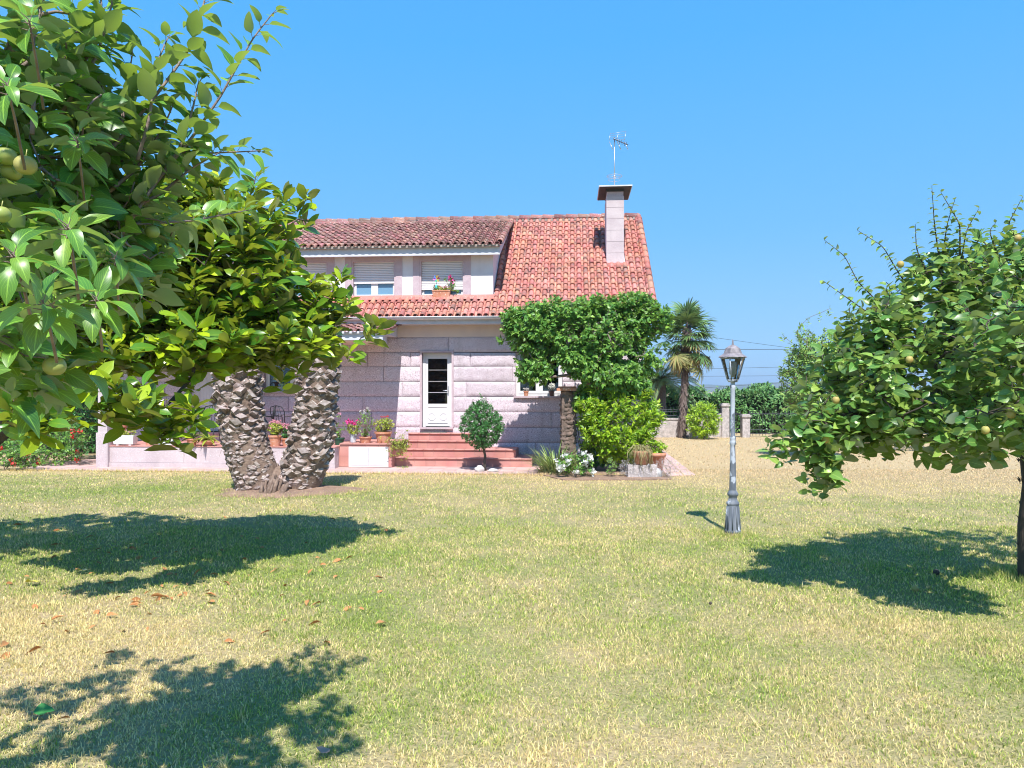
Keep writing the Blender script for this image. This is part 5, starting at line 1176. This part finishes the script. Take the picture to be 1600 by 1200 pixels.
# iron chairs and table on veranda
def iron_chair(px, v, rot, label):
    e = empty('iron_chair', on(px, 0, v, vtop+.002), label, 'chair', 'black wrought iron veranda chairs', rot)
    mb = MB(); mb.tube([(.22*math.cos(t), .22*math.sin(t), .44) for t in np.linspace(0, 6.283, 20)], .011, 5)
    for k in range(-3, 4): y = .06*k; x = math.sqrt(max(.0, .22**2-y*y)); mb.tube([(-x, y, .44), (x, y, .44)], .006, 4)
    mb.build('seat', iron, e)
    mb = MB(); mb.tube([(-.2, .18, .44), (-.25, .24, .78), (-.2, .27, .9), (0, .29, .94), (.2, .27, .9), (.25, .24, .78), (.2, .18, .44)], .011, 5)
    for x in (-.12, -.04, .04, .12): mb.tube([(x*.6, .2, .46), (x*1.3, .25, .7), (x*.7, .28, .92)], .007, 4)
    mb.tube([(-.24, .23, .72), (0, .25, .66), (.24, .23, .72)], .007, 4); mb.build('backrest', iron, e)
    for sx in (-1, 1):
        mb = MB(); mb.tube([(sx*.23, .2, .66), (sx*.27, 0, .68), (sx*.26, -.15, .64), (sx*.2, -.12, .46)], .01, 5); mb.build('armrest', iron, e)
        for sy in (-1, 1): mb = MB(); mb.tube([(sx*.16, sy*.15, .44), (sx*.2, sy*.2, .0)], .011, 5); mb.build('leg', iron, e)
iron_chair(327, -.75, 0, 'black iron chair in front of the white veranda door'); iron_chair(445, -.7, 2.6, 'black iron chair nearest the right palm trunk under the veranda window'); iron_chair(412, -1.0, -1.3, 'black iron chair mostly hidden behind the left palm trunk')
tbp = on(385, 0, -.7, vtop+.002); e = empty('iron_table', tbp, 'round black iron table behind the left palm trunk', 'table')
mb = MB(); mb.lathe([(.001, .71), (.4, .71), (.4, .73), (.001, .73)], seg=24, smooth=False); mb.build('table_top', iron, e)
mb = MB(); mb.tube([(0, 0, .71), (0, 0, .1)], .02, 6)
for k in range(3): a = k*2.09; mb.tube([(0, 0, .2), (.15*math.cos(a), .15*math.sin(a), .12), (.3*math.cos(a), .3*math.sin(a), 0)], .014, 5)
mb.build('pedestal', iron, e)

# ------------------------------------------------------------------ flower bed at the right corner
mb = MB(); pts = [G(x, y)[:2] for x, y in ((838, 741), (880, 751), (940, 751), (1000, 751), (1050, 750), (1035, 735), (1015, 700), (960, 697), (890, 697), (850, 725))]
mb.prism([tuple(p) for p in pts], -.02, .022, 2); tag(mb.build('flower_bed', soil), 'earth bed with plants in front of the right corner of the house', None, kind='structure')
def tuft(name, label, px, py, n, L, W, mat, spread=1., bend=.35, cat='plant', r=.1, blooms=None, group=None):
    g0 = G(px, py); e = empty(name, g0, label, cat, group); a = rng.uniform(0, 6.28, n); el = np.clip(rng.normal(1.0, .28, n), .15, 1.5)
    el = el*(1/spread) if spread > 1 else el
    D = np.stack([np.cos(a)*np.cos(el), np.sin(a)*np.cos(el), np.sin(el)], -1); b = np.stack([np.cos(a), np.sin(a), 0*a], -1)*r*rng.uniform(0, 1, n)[:, None]
    mb = MB(); mb.leaves(b, D, np.stack([-np.cos(a)*.6, -np.sin(a)*.6, np.full(n, .8)], -1), L*rng.uniform(.6, 1.1, n), W, 6, .25, bend*rng.uniform(.2, 1.6, n), 'blade'); mb.build('foliage', mat, e); return e
tuft('iris_clump', 'spiky clump of sword-shaped leaves beside the lowest step', 868, 739, 230, .72, .042, m_iris, r=.34)
shrub('hydrangea', 'low bush covered in white flower heads right of the spiky clump', 'shrub', G(898, 746)+[0, 0, .28], (.42, .25, .28), 70, m_ivy, .09, .6, 6, .08, 4, base=G(898, 746), flowers=(p_white, 24, .11))
shrub('leafy_plant', 'dark leafy plant at the foot of the lemon bush', 'plant', G(930, 735)+[0, 0, .4], (.4, .3, .45), 90, m_dark, .12, .5, 6, .1, 4, base=G(930, 735))
shrub('box_ball', 'tiny rounded green bush at the front edge of the flower bed', 'shrub', G(955, 746)+[0, 0, .22], (.13, .13, .22), 90, m_light, .03, .6, 6, .04, 3, base=G(955, 746), r0=.001)
shrub('lavender', 'grey dried lavender left of the white edging stones', 'plant', G(984, 746)+[0, 0, .2], (.26, .2, .2), 110, p_grey, .06, .12, 7, .1, 8, base=G(984, 746), upd=1.4, r0=.001)
shrub('lavender', 'grey dried lavender around the right end of the edging stones', 'plant', G(1040, 746)+[0, 0, .22], (.3, .2, .2), 100, p_grey, .06, .12, 7, .1, 8, base=G(1040, 746), upd=1.4, r0=.001)
for i, (x, y, s_, lb__) in enumerate(((999, 746, (.07, .07, .2), 'tall narrow white edging stone, leftmost of the row'), (1012, 746, (.075, .08, .17), 'pale edging stone second from the left in the row'), (1025, 746, (.12, .09, .12), 'broadest rounded white edging stone of the row'))): rock('rock', lb__, tuple(G(x, y)), s_)
# trailing pot plants on a small plinth
g0 = G(1002, 746); e = empty('potted_trailer', g0+[0, 0, .28], 'clay pot hidden under straw-coloured hanging strands', 'plant pot')
mb = MB(); mb.lathe([(.001, 0), (.12, 0), (.18, .24), (.19, .28), (.16, .28), (.001, .24)], seg=16); mb.build('pot', pot_m, e)
n = 100; a = rng.uniform(0, 6.28, n); mb = MB()
for k in range(n):
    r = random.uniform(.1, .3); h = random.uniform(.05, .42); c, s_ = math.cos(a[k]), math.sin(a[k]); j = lambda: random.gauss(0, .03)
    mb.tube([(0, 0, .26), (c*r*.5+j(), s_*r*.5+j(), .30+random.uniform(0, .12)), (c*r+j(), s_*r+j(), .24+j()), (c*r*1.05+j(), s_*r*1.05+j(), max(-.2, .26-h))], [.005, .006, .006, .003], 4)
mb.build('strands', m_straw, e)
mb = MB(); mb.box(-.3, .3, -.14, .14, 0, .27); st = mb.build('plinth', granite_old); st.location = tuple(g0); tag(st, 'low stone block under the hanging-strand pot plant', 'stone block')
e = empty('plant_pot', G(1024, 738), 'weathered orange pot with lime green leaves at the right of the flower bed', 'plant pot'); mb = MB(); mb.lathe([(.001, 0), (.15, 0), (.21, .36), (.24, .36), (.24, .44), (.2, .44), (.001, .38)], seg=18); mb.build('pot', pot_m, e); bushy(m_lemon, None, 60, 1.1, .7, .09)(e, .22, .42)
shrub('weed_tuft', 'bright green weed growing through the paving before the steps', 'plant', G(630, 735)+[0, 0, .05], (.26, .1, .05), 60, m_lemon, .05, .4, 5, .04, 3, base=G(630, 735), r0=.001)

# ------------------------------------------------------------------ right background
def fan_palm():
    b = G(1066, 684); b[2] = 0; Y = b[1]; e = empty('fan_palm', b, 'tall fan palm with shaggy trunk and yellowing lower fans right of the house', 'palm tree')
    top = P(1074, 512, Y)-b; mb = MB(); z = np.linspace(-.1, top[2], 26); C = np.stack([np.interp(z, [0, 1.5, top[2]], [0, .06, top[0]]), 0*z, z], -1)
    rr = np.interp(z, [0, 1.6, 2.6, 3.4, top[2]], [.16, .135, .13, .19, .15]); mb.tube(C, rr, 14)
    for k in range(300):
        zz = random.uniform(.05, top[2]-.1); a = random.uniform(0, 6.28); r = np.interp(zz, z, rr); o = np.array([math.cos(a), math.sin(a), 0]); c = np.array([np.interp(zz, z, C[:, 0]), 0, zz])+o*r*.9
        mb.leaves(np.array([c]), np.array([o*.35+[0, 0, -1.]]), np.array([o]), random.uniform(.15, .3), .06, 2, .2, -.1, 'oval')
    mb.build('trunk', fibre, e)
    def fan(mb, stem, c, D, N, Rr):
        D = nrm(D); N = nrm(N-np.dot(N, D)*D); S = np.cross(D, N)
        n = 26; an = np.linspace(-2.0, 2.0, n); dirs = np.cos(an)[:, None]*D+np.sin(an)[:, None]*S
        mb.leaves(np.tile(c, (n, 1)), dirs+rv(n)*.05, np.tile(N, (n, 1)), Rr*(1-.12*np.abs(an)/2)*rng.uniform(.88, 1.05, n), .055, 5, .3, rng.uniform(.15, .5, n), 'oval')
    g, d, st = MB(), MB(), MB()
    for k in range(54):
        a = k*2.4+random.gauss(0, .2); el = R(88-k*2.7+random.gauss(0, 6)); L = random.uniform(.45, .95)
        D = np.array([math.cos(a)*math.cos(el), math.sin(a)*math.cos(el), math.sin(el)]); c = top+[0, 0, -.1-.012*k]; tip = c+D*L-[0, 0, .08 if el > 0 else .15]
        st.tube([c, c+D*L*.5, tip], [.02, .014, .01], 4)
        up = np.array([0, 0, 1.])-D*.2; dry = k > 37+random.randint(-4, 4)
        fan(d if dry else g, st, tip, D+np.array([0, 0, -.25 if not dry else -.7]), up, random.uniform(.6, .85) if not dry else random.uniform(.5, .75))
    st.build('leaf_stalks', fibre, e); cr = g.build('crown', m_fan, e); d.build('dry_fans', m_fan_dry, cr)
fan_palm()
def feather_palm(px, Y, zt, label, n, L):
    b = P(px, 680, Y); b[2] = 0; e = empty('feather_palm', b, label, 'palm tree'); mb = MB(); mb.tube([(0, 0, -.1), (0, 0, zt)], [.25, .22], 12)
    mb.build('trunk', boot_core, e); mb = MB(); st = MB()
    for k in range(n):
        a = k*2.4; el = R(78-k*90/n); D = np.array([math.cos(a)*math.cos(el), math.sin(a)*math.cos(el), math.sin(el)]); hor = np.array([math.cos(a), math.sin(a), 0])
        s = np.linspace(0, 1, 14); C = np.array([0, 0, zt])+D*(s*L)[:, None]-np.array([0, 0, 1.])*(s**2*L*.55)[:, None]
        st.tube(C, np.linspace(.02, .004, 14), 4); T_ = nrm(np.gradient(C, axis=0)); S = nrm(np.cross(T_, [0, 0, 1.])); 
        for sgn in (-1, 1):
            for q in range(3):
                f = (np.arange(13)+q/3+.3)/14; p = np.stack([np.interp(f, s, C[:, i]) for i in range(3)], -1); i0 = np.minimum((f*13).astype(int), 12)
                mb.leaves(p, T_[i0]*.6+S[i0]*sgn*.9+[0, 0, -.35], np.tile([0, 0, 1.], (13, 1)), .42*(1-.5*f), .035, 2, .2, .3, 'oval')
    st.build('leaf_stalks', twig_g, e); mb.build('crown', m_feather, e)
feather_palm(1032, 31.5, 2.3, 'low feather-leaved palm drooping behind the fan palm trunk', 34, 2.1)
shrub('round_bush', 'rounded lime green bush at the foot of the garden wall right of the fan palm', 'shrub', P(1099, 657, 28.6), (.68, .6, .72), 300, m_lemon, .16, .35, 8, .18, 6, upd=.3, base=(P(1099, 657, 28.6)[0], 28.6, 0))
# garden wall pieces and gate pillars
def wpos(px, Y): return P(px, 650, Y)[0]
WY = 29.8
def wallpiece(x0, x1, h0, h1, label, d=.3):
    mb = MB(); b = wpos(x0, WY); w_ = wpos(x1, WY)-b; mb.prism([(0, 0), (w_, 0), (w_, h1), (0, h0)], -d/2, d/2, 1)
    if abs(h0-h1) < .01: mb.box(-.02, w_+.02, -d/2-.03, d/2+.03, h0, h0+.06)
    o = mb.build('garden_wall', granite_old); o.location = (b, WY, 0); tag(o, label, 'wall'); return o
wallpiece(880, 1062, .7, .7, 'low grey granite wall carrying iron railings behind the fan palm')
wallpiece(1062, 1112, .75, .75, 'low granite wall behind the rounded lime green bush')
wallpiece(1112, 1126.5, .75, .98, 'short wall stub rising to the taller gate pillar')
def gpillar(px0, px1, py, Y, label):
    x0, x1 = wpos(px0, Y), wpos(px1, Y); h = CH-(py-HZ)*Y/F_PX; e = empty('gate_pillar', ((x0+x1)/2, Y, 0), label, 'pillar'); w_ = (x1-x0)/2
    mb = MB(); mb.box(-w_, w_, -w_, w_, 0, h-.12); mb.build('shaft', granite_old, e); mb = MB(); mb.box(-w_-.04, w_+.04, -w_-.04, w_+.04, h-.12, h-.05); mb.box(-w_, w_, -w_, w_, h-.05, h); mb.build('cap', granite_old, e)
gpillar(1127, 1138, 630, WY-.1, 'taller granite gate pillar just left of the lamp post'); gpillar(1158.5, 1170, 647, WY-.1, 'shorter granite gate pillar just right of the lamp post')
def railing(x0, x1, Y, z0, z1, label, step=.13, posts=()):
    e = empty('iron_railing', (wpos(x0, Y), Y, 0), label, 'railing'); w_ = wpos(x1, Y)-wpos(x0, Y); mb = MB()
    for z in (z0+.06, z0+.22, z1-.1): mb.box(0, w_, -.015, .015, z, z+.03)
    mb.build('rails', iron_grey, e); mb = MB(); n = int(w_/step)
    for k in range(n+1): x = k*w_/max(1, n); mb.tube([(x, 0, z0), (x, 0, z1-.03), (x, 0, z1+.04)], [.009, .009, .002], 4)
    mb.build('bars', iron_grey, e)
    x = 0
    while x <= w_+.01:
        mb = MB(); mb.box(x-.03, x+.03, -.03, .03, 0, z1+.02); mb.build('post', iron_grey, e); x += max(1.5, w_/max(1, int(w_/2.4)))
railing(1000, 1126, WY+.02, .78, 1.18, 'dark iron railing on top of the low wall behind the palms'); railing(1139, 1157, WY+.2, .1, 1.0, 'narrow iron gate between the two granite pillars'); railing(1171, 1620, WY+.3, .05, 1.0, 'long dark iron fence right of the gate in front of the hedge')
# hedges and distant wood
def hedge(name, label, boxes, n, mat, L, cat='hedge', group=None, rows=1):
    c0 = np.array([boxes[0][0], boxes[0][2], 0.]); mb = MB()
    for (x0, x1, y0, y1, h) in boxes:
        m = int(n*(x1-x0)); u = rng.uniform(0, 1, m); side = rng.uniform(0, 1, m)
        x = rng.uniform(x0, x1, m); hh = h+.14*np.sin(x*1.7+h)+.10*np.sin(x*4.1)+.06*np.sin(x*9.3)
        y = np.where(side < .5, y0+rng.exponential(.18, m), rng.uniform(y0, y1, m)); z = np.where(side < .5, rng.uniform(.0, 1, m)*hh, hh-rng.exponential(.10, m))
        dep = .22*np.sin(x*2.3+z*3)*np.sin(z*2.1+x); y = y+dep
        T = np.stack([x, y, np.maximum(z, .03)], -1); Nn = np.where((side < .5)[:, None], [0, -1., .5], [0, -.3, 1.])
        D = nrm(rv(m)+np.array([0, -.4, .3])); mb.leaves(T-c0, D, Nn+rv(m)*.6, L*rng.uniform(.6, 1.3, m), L*.5, 2, .2, .2)
    e = empty(name, c0, label, cat, group); mb.build('foliage', mat, e)
    mb = MB()
    for (x0, x1, y0, y1, h) in boxes:
        x = x0
        while x < x1: mb.tube([(x-c0[0], (y0+y1)/2-c0[1], 0), (x-c0[0]+random.gauss(0, .1), (y0+y1)/2-c0[1], h*.85)], [.05, .02], 5); x += .9
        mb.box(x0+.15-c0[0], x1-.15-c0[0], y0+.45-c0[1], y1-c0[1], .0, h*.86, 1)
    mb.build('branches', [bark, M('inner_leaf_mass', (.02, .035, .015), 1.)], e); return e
hedge('hedge', 'long dark green hedge behind the iron fence at the back right', [(4.2, 12.0, 32.5, 34, 1.85), (11.9, 30.0, 32.3, 34, 1.75)], 900, m_hedge, .17)
for i, (x, h, r) in enumerate(((8.4, 2.0, .6), (9.8, 2.05, .7), (11.2, 2.12, .6), (12.4, 1.95, .7), (5.8, 2.6, .9), (7, 2.1, .7))):
    shrub('background_tree', ['narrow tree top rising over the hedge above the gate', 'low rounded tree top over the hedge between lamp and pillar', 'pointed dark tree top over the hedge right of the lamp', 'dark tree top over the hedge near the light green tree', 'tall dark tree behind the feather-leaved palm', 'dark tree top between the fan palm and the gate'][i], 'tree', (x, 34.6, h-.55), (r*1.1, .6, .62), 150, m_hedge, .15, .5, 7, .2, 3, base=(x, 34.6, 0), r0=.006, group='trees behind the hedge')
# thin light tree and the leaning orchard tree behind the quince
shrub('young_tree', 'airy light green young tree behind the left side of the quince', 'tree', P(1290, 590, 20.5), (1.3, .9, 1.35), 560, m_light, .14, .4, 9, .25, 3, base=(P(1300, 700, 20.5)[0], 20.5, 0), extra=np.concatenate([np.array([P(x, y, 20.3) for x, y in ((1222, 522), (1232, 545), (1250, 508), (1262, 495), (1280, 488), (1220, 568), (1228, 590), (1222, 610), (1240, 630), (1225, 640), (1300, 480))])+rng.normal(size=(11, 3))*.04, ell(P(1255, 560, 20.3), (.5, .5, .95), 130, .2)]), r0=.005)
bt_ = G(1343, 704); e_ = shrub('orchard_tree', 'small tree with a leaning whitewashed trunk behind the quince', 'tree', P(1440, 640, bt_[1]), (1.9, 1.1, .62), 330, m_hedge, .13, .5, 8, .25, 4, base=(P(1352, 676, bt_[1])[0], bt_[1], .55), r0=.005)
mb = MB(); mb.tube([(-.25, 0, -.6), (-.12, 0, -.25), (0, 0, .05), (.15, 0, .4)], [.12, .1, .09, .07], 10); mb.build('trunk', M('limewashed_bark', (.55, .5, .47), .9, (.14, .11, .1), 7, contrast=(.45, .55)), e_)
# hill
mb = MB(); V = []; n = 160
for i in range(n):
    x = -2600+i*5200/(n-1); h = 14+9*math.sin(x*.0023+1)+6*math.sin(x*.0071)+3*math.sin(x*.021)
    hh = h*(1.5 if x > 200 else 1.) + (8*math.exp(-((x-900)/280)**2))
    V += [(x, 2600, -5), (x, 2700, max(hh, 3)), (x, 3200, max(hh*.9, 2)), (x, 3400, -5)]
mb.add(V, [(i*4+k, (i+1)*4+k, (i+1)*4+k+1, i*4+k+1) for i in range(n-1) for k in range(3)], 0, None, True)
tag(mb.build('hills', M('far_hill', (.06, .10, .06), 1, (.12, .13, .09), .01)), 'low hills far away on the horizon', None, kind='structure')
# overhead cables
cm = M('cable', (.03, .03, .035), .6)
for i, (a, b, la) in enumerate((((1112, 530), (1235, 546), 'highest overhead cable, slanting down to the right'), ((1060, 546), (1300, 545), 'thick overhead cable just above the lantern roof'), ((1070, 577), (1300, 571), 'overhead cable passing at the height of the lantern glass'), ((1070, 588), (1300, 586), 'overhead cable level with the foot of the lantern'), ((1100, 606), (1300, 592), 'lowest thin overhead cable above the hedge'))):
    A_, B_ = P(*a, 70.), P(*b, 70.); d = B_-A_; A_ = A_-d*(1.5 if i else .2); B_ = B_+d*2.; t = np.linspace(0, 1, 24); C = A_+(B_-A_)*t[:, None]; C[:, 2] -= (t*(1-t))*.9*(1 if i else .3)-.2
    o = MB(); o.tube(C-A_, .022 if i == 1 else .014, 4); q = o.build('overhead_cable', cm); q.location = tuple(A_); tag(q, la, 'cable', 'overhead cables')

# ------------------------------------------------------------------ left background
hedge('hedge', 'tall dark hedge behind the left end of the veranda', [(-17, -10.4, 21.5, 23, 3.1)], 900, m_dark, .13)
shrub('garden_bush', 'broad yellow-green bush left of the granite pillar', 'shrub', P(60, 690, 18.6), (1.3, .8, .85), 420, m_ivy, .1, .5, 8, .18, 6, base=(P(60, 690, 18.6)[0], 18.6, 0), droop=.1)
shrub('garden_bush', 'dark bush beside the left face of the granite pillar', 'shrub', P(125, 650, 20.), (.75, .6, 1.1), 300, m_dark, .1, .5, 8, .18, 6, base=(P(125, 650, 20.)[0], 20., 0))
for i, (x, y, l) in enumerate(((8, 735, 'red flowering bush at the left edge of the photo'), (40, 735, 'red flowering low bush, right one of the pair at the far left lawn edge'))):
    shrub('flowering_bush', l, 'shrub', G(x, y)+[0, 0, .3], (.45, .3, .33), 110, m_ivy, .07, .6, 6, .1, 4, base=G(x, y), flowers=(p_red, 6, .08))
shrub('flowering_bush', 'sparse red flowers in the shade next to the pillar', 'shrub', G(125, 728)+[0, 0, .5], (.22, .2, .4), 24, m_dark, .07, .5, 5, .1, 4, base=G(125, 728), flowers=(p_red, 5, .09))

# ------------------------------------------------------------------ fallen leaves
dead = M('dead_leaf', (.44, .16, .05), .8, (.46, .25, .09), 15); mb = MB(); mb.leaves(np.array([[0, 0, 0.]]), np.array([[1., 0, .1]]), np.array([[0, 0, 1.]]), .13, .055, 5, .5, .25, 'oval', 0, .08)
first = mb.build('fallen_leaf', dead); spots = []
def gpt(x, y): g_ = G(x, y); return g_
for _ in range(92):
    x = random.gauss(300, 170); y = random.gauss(905, 62)
    if y < 800 or y > 1160 or x < 2 or x > 640: continue
    spots.append((x, y))
spots += [(52, 950), (72, 985), (78, 978), (66, 1022), (150, 985), (165, 968), (235, 935), (205, 940), (430, 893), (482, 945), (560, 832), (500, 882), (560, 955), (598, 925), (265, 937), (285, 932), (350, 1010), (320, 930), (250, 935), (110, 1135)]
lab = 'curled orange-brown dead magnolia leaf lying on the lawn at the left'
for i, (x, y) in enumerate(spots):
    o = first if i == 0 else first.copy()
    if i: sc.collection.objects.link(o)
    g_ = gpt(x, y); o.location = (g_[0], g_[1], .022+float(gh(g_[0], g_[1]))); o.rotation_euler = (random.gauss(0, .5), random.gauss(0, .3), random.uniform(0, 6.28)); s_ = random.uniform(.4, .95); o.scale = (s_, s_, s_)
    tag(o, lab, 'leaf', 'dead leaves scattered on the lawn')
for (x, y, c, la, s_) in ((50, 918, (.75, .68, .08), 'bright yellow broad leaf in the sun at the left lawn edge', 1.0), (127, 898, (.5, .5, .22), 'pale yellow leaf at the edge of the magnolia shade', .8), (68, 1130, (.05, .25, .05), 'single green leaf lying in the foreground shade', .8), (505, 1182, (.45, .27, .19), 'dry pinkish leaf at the bottom centre left of the lawn', .6)):
    mb = MB(); mb.leaves(np.array([[-.06, 0, 0.]]), np.array([[1., 0, .05]]), np.array([[0, 0, 1.]]), .13, .12, 6, .25, .15, 'apple', 0, .06); o = mb.build('fallen_leaf', M('leaf_litter', c, .6, tuple(x_*.8 for x_ in c), 12)); g_ = gpt(x, y); o.location = (g_[0], g_[1], .045+float(gh(g_[0], g_[1]))); o.rotation_euler = (.25, 0, random.uniform(0, 3)); o.scale = (s_, s_, s_); tag(o, la, 'leaf')
for (x, y, la) in ((1463, 899, 'dark fallen fruit in the shade under the quince'), (1430, 925, 'pale fallen fruit in the shade under the quince'), (1110, 948, 'small dark cone on the open lawn')):
    g_ = gpt(x, y); mb = MB(); mb.sphere((0, 0, .02), .03 if y < 940 else .014); o = mb.build('fallen_fruit', quince_f if y == 925 else bark); o.location = (g_[0], g_[1], .01); tag(o, la, 'fallen fruit')

# ------------------------------------------------------------------ air
mb = MB(); mb.box(-4200, 4200, -600, 4700, -7, 70)
hm = bpy.data.materials.new('air'); hm.use_nodes = True; N = hm.node_tree.nodes; N.remove(N['Principled BSDF'])
pv = N.new('ShaderNodeVolumePrincipled'); pv.inputs['Color'].default_value = (.72, .85, 1, 1); pv.inputs['Density'].default_value = .0003; pv.inputs['Anisotropy'].default_value = .2
hm.node_tree.links.new(pv.outputs[0], N['Material Output'].inputs['Volume'])
tag(mb.build('haze', hm), None, None, kind='stuff')
